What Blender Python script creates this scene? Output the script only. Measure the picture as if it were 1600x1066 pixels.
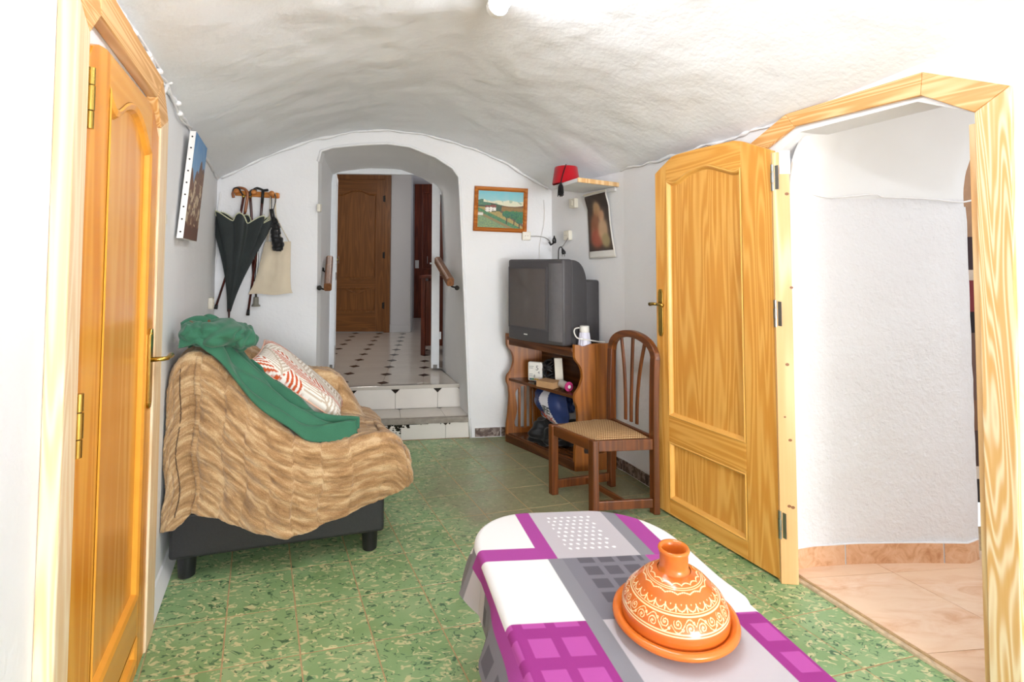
import bpy, bmesh, math, random
from mathutils import Vector, Matrix, noise
random.seed(7)
D = bpy.data
for o in list(D.objects): D.objects.remove(o)
SC = bpy.context.scene; COL = SC.collection
R = math.radians; PI = math.pi

# ------------------------------------------------------------------ camera
F, YP, HC, PITCH = 800.0, 376.0, 1.40, R(2.5)
cd = D.cameras.new('camera'); cam = D.objects.new('camera', cd); COL.objects.link(cam)
cam.location = (0, 0, HC); cam.rotation_euler = (R(90)+PITCH, 0, 0)
cd.sensor_width = 36; cd.lens = F/1600*36; cd.shift_y = -(533-YP)/1600; cd.clip_start = .02
SC.camera = cam
# ------------------------------------------------------------------ world, light, exposure
w = D.worlds.new('world'); SC.world = w; w.use_nodes = True
bg = w.node_tree.nodes['Background']; bg.inputs[0].default_value = (.85, .92, 1, 1); bg.inputs[1].default_value = 1.0
SC.view_settings.view_transform = 'Standard'; SC.view_settings.look = 'None'
SC.view_settings.gamma = 1; SC.view_settings.use_curve_mapping = False
SC.view_settings.exposure = 0.4
def area(name, loc, to, sx, sy, power, col=(1, 1, 1), spread=180):
    l = D.lights.new(name, 'AREA'); l.shape = 'RECTANGLE'; l.size = sx; l.size_y = sy; l.energy = power; l.color = col; l.spread = R(spread)
    o = D.objects.new(name, l); COL.objects.link(o); o.location = loc
    o.rotation_euler = (Vector(to)-Vector(loc)).to_track_quat('-Z', 'Y').to_euler(); return o
area('rear_fill_light', (2.455, -3.66, 1.2), (.3, 1.6, 1.35), 1.7, 1.3, 165, (.94, .972, 1))  # unseen area light added behind the camera to fill the room
area('right_passage_area', (3.0, .9, 1.75), (1.9, 2.3, .9), .8, .8, 8, (1, .98, .95))  # area light inside the right passage
def bulb(name, loc, power, r=.08, col=(1, .95, .88)):
    l = D.lights.new(name, 'POINT'); l.energy = power; l.shadow_soft_size = r; l.color = col
    o = D.objects.new(name, l); COL.objects.link(o); o.location = loc; return o
bulb('added_hall_bulb', (-1.75, 5.6, 2.55), 15, .12, (1, .95, .9))  # lamp out of view, added to light the hall
bulb('far_hall_point', (-1.0, 8.8, 2.5), 6, .12, (.92, .93, 1))  # point light far down the hall, without a fixture

# ------------------------------------------------------------------ pixel helpers: a pixel gives a direction, the surface it lies on the distance
def ray(x, y):
    u = -(y-YP); return Vector((x-800, F*math.cos(PITCH)-u*math.sin(PITCH), F*math.sin(PITCH)+u*math.cos(PITCH)))
CAM = Vector((0, 0, HC))
def G(x, y, z=0.0):
    d = ray(x, y); return CAM + d*((z-HC)/d.z)
class Plane:                                     # vertical plane from A towards B; uz() gives metres along it and height
    def __init__(s, A, B, off=0.0):
        s.A = Vector((A[0], A[1], 0)); d = Vector((B[0]-A[0], B[1]-A[1], 0)); s.L = d.length; s.d = d.normalized()
        s.n = Vector((s.d.y, -s.d.x, 0))
        if s.n.dot(-s.A) < 0: s.n = -s.n          # towards the camera side
        s.A = s.A + s.n*off
    def off(s, o): return Plane(s.A + s.n*o, s.A + s.n*o + s.d*s.L)
    def uz(s, x, y):
        r = ray(x, y); p = CAM + r*((s.A.xy.dot(s.n.xy))/(r.xy.dot(s.n.xy))); return ((p-s.A).dot(s.d), p.z)
    def P(s, u, z, o=0.0): return s.A + s.d*u + s.n*o + Vector((0, 0, z))
    def X(s): return lambda v: s.P(v[0], v[2], v[1])    # local (u, towards room, z)

# ------------------------------------------------------------------ materials
def lin(c):
    if isinstance(c, str):
        c = c.lstrip('#'); c = [int(c[i:i+2], 16)/255 for i in (0, 2, 4)]
    return tuple(((x/12.92) if x <= .04045 else ((x+.055)/1.055)**2.4) for x in c[:3]) + (1.0,)
class NT:
    def __init__(s, name):
        s.m = D.materials.new(name); s.m.use_nodes = True; s.t = s.m.node_tree; s.b = s.t.nodes['Principled BSDF']
    def n(s, k, **kw):
        x = s.t.nodes.new('ShaderNode'+k)
        for a, v in kw.items():
            if a.startswith('i_'): x.inputs[int(a[2:]) if a[2:].isdigit() else a[2:].replace('_', ' ')].default_value = v
            else: setattr(x, a, v)
        return x
    def l(s, a, b): s.t.links.new(a, b)
    def math(s, op, a, b=None):
        x = s.n('Math', operation=op)
        for i, v in enumerate((a, b)):
            if v is None: continue
            if hasattr(v, 'is_linked') or hasattr(v, 'links'): s.l(v, x.inputs[i])
            else: x.inputs[i].default_value = v
        return x.outputs[0]
    def vec(s, src, scale, rnd=False):
        if src == 'lc': c = s.n('Attribute', attribute_name='lc').outputs['Vector']
        else: c = s.n('TexCoord').outputs[src]
        if rnd:
            o = s.n('ObjectInfo'); a = s.n('VectorMath', operation='ADD'); m = s.n('VectorMath', operation='MULTIPLY'); cx = s.n('CombineXYZ')
            for i, k in enumerate((37.0, 91.0, 53.0)): s.l(s.math('MULTIPLY', o.outputs['Random'], k), cx.inputs[i])
            s.l(c, a.inputs[0]); s.l(cx.outputs[0], a.inputs[1]); c = a.outputs[0]
        mp = s.n('Mapping'); mp.inputs['Scale'].default_value = scale; s.l(c, mp.inputs[0]); return mp.outputs[0]
    def noise(s, v, scale, detail=3, rough=.5, dist=0):
        x = s.n('TexNoise'); s.l(v, x.inputs['Vector']); x.inputs['Scale'].default_value = scale
        x.inputs['Detail'].default_value = detail; x.inputs['Roughness'].default_value = rough; x.inputs['Distortion'].default_value = dist
        return x.outputs[0]
    def ramp(s, f, stops):
        r = s.n('ValToRGB'); e = r.color_ramp.elements
        while len(e) < len(stops): e.new(.5)
        for k, (p, c) in zip(e, stops): k.position = p; k.color = c if len(c) == 4 else lin(c)
        s.l(f, r.inputs[0]); return r.outputs[0]
    def mix(s, f, a, b, mode='MIX'):
        x = s.n('Mix', data_type='RGBA', blend_type=mode)
        for k, v in ((0, f), (6, a), (7, b)):
            if hasattr(v, 'links'): s.l(v, x.inputs[k])
            else: x.inputs[k].default_value = v
        return x.outputs[2]
    def col(s, v):
        if hasattr(v, 'links'): s.l(v, s.b.inputs['Base Color'])
        else: s.b.inputs['Base Color'].default_value = v
    def set(s, rough=.5, metal=0, spec=.5):
        s.b.inputs['Roughness'].default_value = rough; s.b.inputs['Metallic'].default_value = metal; s.b.inputs['Specular IOR Level'].default_value = spec; return s
    def bump(s, h, strength=.3, dist=.01):
        x = s.n('Bump'); x.inputs['Strength'].default_value = strength; x.inputs['Distance'].default_value = dist
        s.l(h, x.inputs['Height']); s.l(x.outputs[0], s.b.inputs['Normal'])
def plain(name, c, rough=.5, metal=0, spec=.5, var=.06, sc=30, bump=0):
    t = NT(name).set(rough, metal, spec); v = t.vec('Object', (1, 1, 1)); n = t.noise(v, sc, 3)
    c = lin(c); a = tuple(min(1, x*(1-var)) for x in c[:3])+(1,); b = tuple(min(1, x*(1+var)) for x in c[:3])+(1,)
    t.col(t.ramp(n, [(.3, a), (.7, b)]))
    if bump: t.bump(n, bump)
    return t.m
def plaster(name, c, bump=.35, sc=9, fine=45, dirt=.05):
    t = NT(name).set(.75, 0, .25); v = t.vec('Object', (1, 1, 1)); n1 = t.noise(v, sc, 5, .6); n2 = t.noise(v, fine, 2, .5)
    n3 = t.noise(v, 1.7, 3); c = lin(c); d = tuple(x*(1-dirt) for x in c[:3])+(1,)
    t.col(t.ramp(n3, [(.3, d), (.6, c)])); t.bump(t.math('ADD', n1, t.math('MULTIPLY', n2, .35)), bump, .012); return t.m
def wood(name, c1, c2, axis=2, freq=9, ring=5, rough=.35, streak=.35, rnd=True, spec=.5):
    """growth-ring contours of a noise field stretched along the grain (axis of the piece's own frame)"""
    t = NT(name).set(rough, 0, spec); sc = [9.0, 9.0, 9.0]; sc[axis] = .55
    v = t.vec('lc', tuple(sc), rnd); n = t.noise(v, 1.0*freq/9, 2, .45, .3)
    s = t.math('SINE', t.math('MULTIPLY', n, ring*6.283)); s = t.math('POWER', t.math('ADD', t.math('MULTIPLY', s, .5), .5), 1.6)
    sc2 = [110.0, 110.0, 110.0]; sc2[axis] = 1.5; f = t.noise(t.vec('lc', tuple(sc2), rnd), 1.0, 3, .6)
    m = t.math('ADD', t.math('MULTIPLY', s, 1-streak), t.math('MULTIPLY', f, streak))
    t.col(t.ramp(m, [(.12, lin(c1)), (.85, lin(c2))])); return t.m
def vcol(name, rough=.6, spec=.4, bumpsc=0, bump=.2):
    t = NT(name).set(rough, 0, spec); t.l(t.n('Attribute', attribute_name='Col').outputs['Color'], t.b.inputs['Base Color'])
    if bumpsc: t.bump(t.noise(t.vec('Object', (1, 1, 1)), bumpsc, 2), bump, .004)
    return t.m
M = {}
M['wall'] = plaster('white_wall_plaster', '#f1f1f2', .35, 7, 40)
M['ceil'] = plaster('rough_ceiling_plaster', '#f3f5f8', .55, 5, 34, .03)
M['gyp'] = plaster('textured_passage_plaster', '#e9e8e9', .8, 30, 80, .02)
M['smooth'] = plaster('smooth_passage_plaster', '#efeeec', .12, 4, 20, .03)
M['hallwall'] = plaster('hall_plaster', '#d4d4d6', .15, 9, 40, .02)
M['oakv'] = wood('golden_pine_vertical', '#d9943c', '#ecb25c', 2, 9, 12.0, .3)
M['oakh'] = wood('golden_pine_horizontal', '#d9953c', '#ebb05a', 0, 9, 12.0, .3)
M['ldoorv'] = wood('left_door_pine_vertical', '#e08a20', '#f0a538', 2, 6, 9.0, .25, .25)
M['ldoorh'] = wood('left_door_pine_horizontal', '#e39a3c', '#eba648', 0, 6, 9.0, .25, .25)
M['ldoorp'] = wood('left_door_panel_pine', '#dd9036', '#eba850', 2, 5, 7.5, .22, .3)
M['trimv'] = wood('pale_pine_trim_vertical', '#e2b06c', '#fae2ba', 2, 10, 24.0, .45, .3)
M['trimlit'] = wood('overlit_pine_trim', '#e9c595', '#f7e1c0', 2, 10, 15, .45, .4)  # same pine as the other trim, strong light put into its paler colour
M['trimh'] = wood('pale_pine_trim_sloping', '#d59850', '#f4c68c', 0, 10, 18.0, .45, .35)
M['jamb'] = wood('raw_pine_jamb', '#dcaa70', '#efce9c', 2, 6, 7.5, .5, .25)
M['mahog'] = wood('mahogany_stand_wood', '#854a14', '#a76322', 2, 7, 9.0, .3, .4)
M['mahogh'] = wood('mahogany_shelf_wood', '#4f2b14', '#6e4020', 0, 7, 9.0, .22, .4)
M['chair'] = wood('chair_wood', '#562a0c', '#774018', 2, 7, 9.0, .3, .4)
M['chairh'] = wood('chair_rail_wood', '#5a2d0e', '#7c451b', 0, 7, 9.0, .3, .4)
M['halldoor'] = wood('hall_door_oak', '#6e431d', '#875629', 2, 10, 9.0, .35, .45)
M['halldoorh'] = wood('hall_door_oak_rail', '#6e431d', '#875629', 0, 10, 9.0, .35, .45)
M['redwood'] = wood('red_brown_wood', '#5a2414', '#7e3a20', 2, 8, 9.0, .3, .4)
M['rack'] = wood('rack_wood', '#b26a2c', '#cf8a44', 0, 9, 9.0, .3, .4)
M['cane'] = wood('dark_cane_wood', '#34110c', '#572018', 2, 9, 9.0, .3, .4)
M['canelight'] = wood('brown_handle_wood', '#8a5230', '#a86c44', 2, 9, 9.0, .35, .4)
M['rail'] = wood('handrail_wood', '#6d4326', '#8a5a35', 1, 9, 9.0, .4, .4)
M['mo1'] = plain('golden_pine_moulding', '#e6ac56', .3, var=.05, sc=12); M['mo2'] = plain('left_door_moulding', '#efa23a', .25, var=.05, sc=12)
M['brass'] = plain('brass', '#b99a4e', .25, 1, .5, .1)
M['steel'] = plain('steel', '#9a9a96', .35, 1)
M['black'] = plain('black_plastic', '#1c1c1d', .45)
M['iron'] = plain('black_iron', '#24211f', .5, .3)
M['whitep'] = plain('white_plastic', '#ece9e2', .4, var=.02)
M['cream'] = plain('cream_plastic', '#e8e2d2', .4, var=.02)
M['whitemetal'] = plain('white_painted_metal', '#eceff2', .3, var=.02)
M['cable'] = plain('white_painted_cable', '#eeeceb', .6, var=.02)
M['grout'] = plain('brown_grout', '#bb9c74', .9, var=.15, sc=60)
M['hgrout'] = plain('grey_grout', '#8e8a84', .9, var=.1)
M['hallt'] = plain('cream_glazed_tile', '#cfc8be', .12, var=.04, sc=4)
M['risert'] = plain('white_riser_tile', '#ebe6df', .2, var=.03, sc=5)
M['dark'] = plain('dark_brown_tile_inset', '#241b18', .25)
M['cement'] = plain('worn_cement', '#9c948a', .85, var=.15, sc=25, bump=.3)
M['peach'] = None
M['leather'] = plain('black_faux_leather', '#28282a', .42, 0, .5, .08, 90, .05)
M['foot'] = plain('black_sofa_foot', '#1d1d20', .3)

def t_greentile():
    t = NT('green_camouflage_tile').set(.3, 0, .45)
    v = t.vec('Object', (1, 1, 1), True)
    d = t.noise(t.vec('Object', (1, 1, 1), True), 9, 3, .6); dv = t.n('VectorMath', operation='SCALE'); t.l(t.n('TexNoise').outputs[1], dv.inputs[0])
    nn = t.n('TexNoise'); t.l(v, nn.inputs['Vector']); nn.inputs['Scale'].default_value = 7; nn.inputs['Detail'].default_value = 3
    dv.inputs[3].default_value = .06; t.l(nn.outputs[1], dv.inputs[0])
    a = t.n('VectorMath', operation='ADD'); t.l(v, a.inputs[0]); t.l(dv.outputs[0], a.inputs[1])
    def squiggle(sc, asp, w0, w1, off, msc, mth):
        mp = t.n('Mapping'); mp.inputs['Scale'].default_value = (sc, sc*asp, 1); mp.inputs['Location'].default_value = (off, off*2, 0); mp.inputs['Rotation'].default_value = (0, 0, off*.05)
        t.l(a.outputs[0], mp.inputs[0]); n = t.noise(mp.outputs[0], 1.0, 1.5, .5, .6)
        k = t.ramp(t.math('ABSOLUTE', t.math('SUBTRACT', n, .5)), [(w0, (1, 1, 1, 1)), (w1, (0, 0, 0, 1))])
        m2 = t.n('Mapping'); m2.inputs['Scale'].default_value = (msc, msc*asp, 1); m2.inputs['Location'].default_value = (off*3, 1.7, 0); t.l(a.outputs[0], m2.inputs[0])
        return t.math('MULTIPLY', k, t.ramp(t.noise(m2.outputs[0], 1.0, 1), [(mth, (0, 0, 0, 1)), (mth+.05, (1, 1, 1, 1))]))
    base = t.ramp(t.noise(v, 5, 3), [(.3, '#7f9f69'), (.5, '#8cac78'), (.72, '#9ab482')])
    c = t.mix(squiggle(22, 1.7, .035, .065, 3, 26, .50), base, lin('#ccc998'))
    c = t.mix(squiggle(24, 1.6, .018, .04, 11, 30, .52), c, lin('#466c4a'))
    # old brownish wear towards the stand, fixed in the floor
    g = t.n('NewGeometry'); gn = t.noise(g.outputs['Position'], 1.6, 4, .6)
    sx = t.n('SeparateXYZ'); t.l(g.outputs['Position'], sx.inputs[0])
    dx = t.math('SUBTRACT', sx.outputs[0], .25); dy = t.math('MULTIPLY', t.math('SUBTRACT', sx.outputs[1], 3.45), .9)
    r2 = t.math('ADD', t.math('MULTIPLY', dx, dx), t.math('MULTIPLY', dy, dy))
    wv = t.math('SUBTRACT', t.math('ADD', 1.05, t.math('MULTIPLY', t.math('SUBTRACT', gn, .5), 2.2)), r2)
    wf = t.ramp(wv, [(.15, (0, 0, 0, 1)), (.8, (.8, .8, .8, 1))])
    c = t.mix(wf, c, lin('#8a8064')); t.col(c); return t.m
M['green'] = t_greentile()
def t_peach():
    t = NT('peach_marbled_tile').set(.22, 0, .5); v = t.vec('Object', (3, 9, 3), True); n = t.noise(v, 1.6, 6, .65, .8); n2 = t.noise(v, .7, 3)
    t.col(t.mix(t.ramp(n2, [(.35, (0, 0, 0, 1)), (.7, (1, 1, 1, 1))]), t.ramp(n, [(.3, '#d8a27c'), (.5, '#ecc6a6'), (.7, '#f4d8be')]), lin('#efcfb0'))); return t.m
M['peach'] = t_peach()
def t_peachb():
    t = NT('peach_skirting_tile').set(.3, 0, .5); v = t.vec('Object', (8, 8, 8), True); n = t.noise(v, 1.8, 6, .65, 1.2)
    t.col(t.ramp(n, [(.3, '#c58a5e'), (.5, '#dfae86'), (.7, '#e9c3a2')])); return t.m
M['peachb'] = t_peachb()
def t_brownskirt():
    t = NT('brown_skirting_tile').set(.3, 0, .5); v = t.vec('Object', (1, 1, 1), True); n = t.noise(v, 14, 4, .6, 1.0)
    t.col(t.ramp(n, [(.35, '#4a3a34'), (.5, '#6d5a52'), (.56, '#a89a92'), (.62, '#5e4c45')])); return t.m
M['bskirt'] = t_brownskirt()
def t_fur():
    t = NT('tan_plush_fur').set(.9, 0, .1); t.b.inputs['Sheen Weight'].default_value = .35; t.b.inputs['Sheen Roughness'].default_value = .5
    v = t.vec('lc', (1, 1, 1)); n = t.noise(t.vec('lc', (6, 34, 1)), 1.0, 4, .6); f = t.noise(t.vec('lc', (160, 300, 1)), 1.0, 2, .7)
    c = t.ramp(t.math('ADD', t.math('MULTIPLY', n, .75), t.math('MULTIPLY', f, .25)), [(.36, '#8c6a45'), (.5, '#b58f64'), (.62, '#d8ba90')])
    t.col(c); t.bump(f, .7, .006); return t.m
M['fur'] = t_fur()
def fabric(name, c, sc=400, var=.12, rough=.85, sheen=.2):
    t = NT(name).set(rough, 0, .2); t.b.inputs['Sheen Weight'].default_value = sheen
    n = t.noise(t.vec('Object', (1, 1, 1)), sc, 2); n2 = t.noise(t.vec('Object', (1, 1, 1)), 8, 3); c = lin(c)
    k = t.math('ADD', t.math('MULTIPLY', n, .4), t.math('MULTIPLY', n2, .6))
    t.col(t.ramp(k, [(.3, tuple(x*(1-var) for x in c[:3])+(1,)), (.7, tuple(min(1, x*(1+var)) for x in c[:3])+(1,))])); t.bump(n, .2, .002); return t.m
M['greencloth'] = fabric('green_fleece', '#396e55', 300, .14)
M['tote'] = fabric('natural_cotton_tote', '#d6c8b0', 500, .06)
M['umb'] = fabric('dark_green_black_umbrella_nylon', '#313636', 200, .25, .42, .1)
M['umbpipe'] = fabric('pale_umbrella_piping', '#c9c9a8', 300)
M['navy'] = fabric('navy_bag_fabric', '#2a3f72', 200, .2, .5)
M['blkbag'] = fabric('black_bag_nylon', '#151516', 200, .2, .4)
M['red'] = fabric('red_fez_felt', '#b40f1e', 500, .08, .9, .3)
M['blackthread'] = fabric('black_tassel_thread', '#171517', 300)
M['tvgrey'] = plain('dark_grey_tv_plastic', '#4d4a4c', .45, 0, .45, .03)
M['tvside'] = plain('charcoal_tv_housing', '#403e40', .55, 0, .4, .03)
M['screen'] = plain('crt_glass', '#5f5855', .10, 0, .6, .02)
M['translucent'] = plain('milky_lilac_plastic', '#d8d6e4', .3)
M['card'] = plain('brown_cardboard', '#bd9468', .8, var=.05)
M['paper'] = plain('off_white_paper', '#e9e6e0', .7, var=.02)
M['pink'] = plain('pink_plastic_reel', '#c23b78', .4)
M['clear'] = plain('clear_tape', '#c9c4bd', .15)
def t_glass(name, c, rough=.05, tr=.8):
    t = NT(name).set(rough); t.b.inputs['Transmission Weight'].default_value = tr; t.col(lin(c)); t.b.inputs['IOR'].default_value = 1.3; return t.m
M['frost'] = t_glass('frosted_pane_glass', '#b9bcbc', .35, .7)
M['pane'] = t_glass('window_glass', '#ffffff', .0, 1.0)
def t_emit(name, c, s):
    t = NT(name); t.b.inputs['Emission Color'].default_value = lin(c); t.b.inputs['Emission Strength'].default_value = s; t.col(lin(c)); return t.m
M['tube'] = t_emit('lit_fluorescent_tube', '#f2f7ff', 34)
M['lampglass'] = t_emit('lit_lamp_glass', '#fff4e4', 4)
M['seat'] = None
def t_seat():
    t = NT('woven_beige_brown_upholstery').set(.85, 0, .2)
    v = t.vec('lc', (1, 1, 1)); wv = t.n('TexWave', wave_type='BANDS', bands_direction='X'); t.l(v, wv.inputs[0]); wv.inputs['Scale'].default_value = 30; wv.inputs['Distortion'].default_value = 0
    w2 = t.n('TexWave', wave_type='BANDS', bands_direction='DIAGONAL'); t.l(t.vec('lc', (1, 1.3, 0)), w2.inputs[0]); w2.inputs['Scale'].default_value = 42
    m = t.math('MULTIPLY', wv.outputs[1], w2.outputs[1]); t.col(t.ramp(m, [(.12, '#7d5a3a'), (.3, '#b58f62'), (.55, '#d6b88a')])); t.bump(m, .4, .003); return t.m
M['seat'] = t_seat()

# ------------------------------------------------------------------ mesh builder
ORG = {}
def tag(o, label=None, cat=None, group=None, kind=None):
    for k, v in (('label', label), ('category', cat), ('group', group), ('kind', kind)):
        if v: o[k] = v
    return o
def thing(name, label, cat, loc, group=None):
    o = D.objects.new(name, None); o.empty_display_size = .05; COL.objects.link(o); o.location = loc; ORG[o] = Vector(loc)
    return tag(o, label, cat, group)
class MB:
    def __init__(s): s.v = []; s.f = []; s.lc = None; s.c = None; s.fs = None
    def add(s, vs, fs):
        b = len(s.v); s.v += [Vector(x) for x in vs]; s.f += [tuple(i+b for i in f) for f in fs]; return s
    def box(s, p0, p1):
        (x0, y0, z0), (x1, y1, z1) = p0, p1
        return s.add([(x0, y0, z0), (x1, y0, z0), (x1, y1, z0), (x0, y1, z0), (x0, y0, z1), (x1, y0, z1), (x1, y1, z1), (x0, y1, z1)],
                     [(0, 3, 2, 1), (4, 5, 6, 7), (0, 1, 5, 4), (1, 2, 6, 5), (2, 3, 7, 6), (3, 0, 4, 7)])
    def prism(s, poly, a, b, ax='y', flip=False):
        """poly in the two other axes, extruded a..b along ax"""
        def mk(p, t): return {'y': (p[0], t, p[1]), 'z': (p[0], p[1], t), 'x': (t, p[0], p[1])}[ax]
        n = len(poly); vs = [mk(p, a) for p in poly]+[mk(p, b) for p in poly]
        fs = [tuple(range(n))[::-1], tuple(range(n, 2*n))]+[(i, (i+1) % n, n+(i+1) % n, n+i) for i in range(n)]
        return s.add(vs, fs)
    def strip(s, top, bot, a, b):
        """wall-plane band between two polylines of equal length (x,z), thickness a..b in y"""
        n = len(top); vs = [(p[0], a, p[1]) for p in top]+[(p[0], a, p[1]) for p in bot]+[(p[0], b, p[1]) for p in top]+[(p[0], b, p[1]) for p in bot]
        fs = []
        for i in range(n-1):
            fs += [(i, i+1, n+i+1, n+i), (2*n+i, 3*n+i, 3*n+i+1, 2*n+i+1), (i, 2*n+i, 2*n+i+1, i+1), (n+i, n+i+1, 3*n+i+1, 3*n+i)]
        fs += [(0, n, 3*n, 2*n), (n-1, 3*n-1, 4*n-1, 2*n-1)]
        return s.add(vs, fs)
    def tube(s, pts, r, n=10, cap=True, flat=None):
        pts = [Vector(p) for p in pts]; rs = r if isinstance(r, (list, tuple)) else [r]*len(pts); vs = []; up = None
        for i, p in enumerate(pts):
            t = (pts[min(i+1, len(pts)-1)]-pts[max(i-1, 0)]).normalized()
            if up is None: up = Vector((0, 0, 1)) if abs(t.z) < .9 else Vector((1, 0, 0))
            a = t.cross(up).normalized(); b = a.cross(t).normalized(); up = b
            for k in range(n):
                an = 2*PI*k/n; vs.append(p+(a*math.cos(an)+b*math.sin(an)*(flat or 1))*rs[i])
        fs = [(i*n+k, i*n+(k+1) % n, (i+1)*n+(k+1) % n, (i+1)*n+k) for i in range(len(pts)-1) for k in range(n)]
        if cap: fs += [tuple(range(n))[::-1], tuple(range((len(pts)-1)*n, len(pts)*n))]
        return s.add(vs, fs)
    def lathe(s, prof, n=32, c=(0, 0, 0), close=True):
        c = Vector(c); vs = [c+Vector((r*math.cos(2*PI*k/n), r*math.sin(2*PI*k/n), z)) for r, z in prof for k in range(n)]
        m = len(prof); fs = [(i*n+k, i*n+(k+1) % n, (i+1)*n+(k+1) % n, (i+1)*n+k) for i in range(m-1) for k in range(n)]
        if close: fs += [tuple(range(n))[::-1], tuple(range((m-1)*n, m*n))]
        return s.add(vs, fs)
    def ball(s, c, r, n=14, m=9, sq=(1, 1, 1)):
        c = Vector(c); vs = []; fs = []
        for i in range(m+1):
            for k in range(n):
                th = PI*i/m; vs.append(c+Vector((r*sq[0]*math.sin(th)*math.cos(2*PI*k/n), r*sq[1]*math.sin(th)*math.sin(2*PI*k/n), r*sq[2]*math.cos(th))))
        for i in range(m):
            for k in range(n): fs.append((i*n+k, (i+1)*n+k, (i+1)*n+(k+1) % n, i*n+(k+1) % n))
        return s.add(vs, fs)
    def grid(s, fn, nu, nv):
        vs = [fn(i/nu, j/nv) for i in range(nu+1) for j in range(nv+1)]
        return s.add(vs, [(i*(nv+1)+j, (i+1)*(nv+1)+j, (i+1)*(nv+1)+j+1, i*(nv+1)+j+1) for i in range(nu) for j in range(nv)])
    def local(s): s.lc = [v.copy() for v in s.v]; return s
    def xf(s, fn):
        if s.lc is None: s.local()
        s.v = [Vector(fn(v)) for v in s.v]; return s
    def build(s, name, mat, parent=None, bev=0, smooth=False, org=None, sub=0, solid=0, seg=2, split=None):
        me = D.meshes.new(name)
        if parent is not None: og = ORG[parent]
        elif org is not None: og = Vector(org)
        else:
            xs = [v.x for v in s.v]; ys = [v.y for v in s.v]; og = Vector(((min(xs)+max(xs))/2, (min(ys)+max(ys))/2, min(v.z for v in s.v)))
        me.from_pydata([v-og for v in s.v], [], s.f); me.validate(); 
        if s.lc is not None or True:
            L = s.lc if s.lc is not None else [v-og for v in s.v]
            at = me.attributes.new('lc', 'FLOAT_VECTOR', 'POINT'); at.data.foreach_set('vector', [c for v in L for c in v])
        if s.c is not None:
            ca = me.color_attributes.new('Col', 'FLOAT_COLOR', 'POINT'); ca.data.foreach_set('color', [x for c in s.c for x in c])
        bm = bmesh.new(); bm.from_mesh(me); bmesh.ops.recalc_face_normals(bm, faces=bm.faces); bm.to_mesh(me); bm.free()
        me.materials.append(mat)
        if smooth: me.polygons.foreach_set('use_smooth', [True]*len(me.polygons))
        o = D.objects.new(name, me); COL.objects.link(o); ORG[o] = og
        if parent is not None: o.parent = parent
        else: o.location = og
        if solid: m = o.modifiers.new('solid', 'SOLIDIFY'); m.thickness = solid; m.offset = 0
        if bev: m = o.modifiers.new('bevel', 'BEVEL'); m.width = bev; m.segments = seg; m.limit_method = 'ANGLE'; m.angle_limit = R(40)
        if sub: m = o.modifiers.new('sub', 'SUBSURF'); m.levels = sub; m.render_levels = sub
        if smooth and (bev or split):
            m = o.modifiers.new('es', 'EDGE_SPLIT'); m.split_angle = R(split or 40)
        return o
def fix_sub(o):      # a mesh part that gets sub-parts: the sub-part's vertices are relative to the thing, the part sits at 0
    return o
def struct(o, label): return tag(o, label, None, None, 'structure')
def copy_obj(o, parent=None, loc=None):
    c = o.copy(); COL.objects.link(c); c.parent = parent
    if loc is not None: c.location = loc
    return c
def holed(outer, holes, y0, y1):
    """plate in the (x,z) plane with holes, y0..y1 thick"""
    bm = bmesh.new(); 
    for loop in [outer]+holes:
        vs = [bm.verts.new((p[0], y0, p[1])) for p in loop]
        for i in range(len(vs)): bm.edges.new((vs[i], vs[(i+1) % len(vs)]))
    bmesh.ops.triangle_fill(bm, use_beauty=True, use_dissolve=False, edges=bm.edges)
    r = bmesh.ops.extrude_face_region(bm, geom=list(bm.faces))
    for v in [g for g in r['geom'] if isinstance(g, bmesh.types.BMVert)]: v.co.y = y1
    bm.verts.index_update(); mb = MB(); mb.add([v.co.copy() for v in bm.verts], [tuple(v.index for v in f.verts) for f in bm.faces]); bm.free(); return mb
def lerp(a, b, t): return a+(b-a)*t
def interp(xs, ys, x):
    if x <= xs[0]: return ys[0]
    for i in range(len(xs)-1):
        if x <= xs[i+1]: return lerp(ys[i], ys[i+1], (x-xs[i])/(xs[i+1]-xs[i]))
    return ys[-1]
def smoothcurve(pts, n):
    """Catmull-Rom through points"""
    pts = [Vector(p) for p in pts]; out = []; P = [pts[0]*2-pts[1]]+pts+[pts[-1]*2-pts[-2]]; m = len(pts)-1
    for k in range(n+1):
        t = k/n*m; i = min(int(t), m-1); t -= i; a, b, c, d = P[i:i+4]
        out.append(.5*((2*b)+(c-a)*t+(2*a-5*b+4*c-d)*t*t+(3*b-a-3*c+d)*t**3))
    return out
def text_mesh(txt, size, fn, name, mat, parent, depth=.0008):
    cu = D.curves.new('t', 'FONT'); cu.body = txt; cu.size = size; cu.extrude = depth
    to = D.objects.new('t', cu); me = D.meshes.new_from_object(to); mb = MB()
    mb.add([v.co.copy() for v in me.vertices], [tuple(p.vertices) for p in me.polygons]); mb.xf(fn); D.objects.remove(to); D.meshes.remove(me)
    return mb.build(name, mat, parent)

# ------------------------------------------------------------------ the room's plan
BL = (-2.268, 3.914); BR = (.332, 4.257); KR = (.765, 3.49)
def leftx(y): return -1.574+.4525*(2.386-y)
def rightx(y): return 1.269+.426*(2.319-y)

PB = Plane(BL, BR)                                      # back wall
PL = Plane((leftx(3.914), 3.914), (leftx(-4.2), -4.2))    # left wall, u runs towards the camera
PR0 = Plane(BR, KR); PR = Plane(KR, (rightx(-3.07), -3.07))  # right wall, bent once
REARL = (leftx(-4.2), -4.2); REARR = (rightx(-3.07), -3.07)
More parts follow.
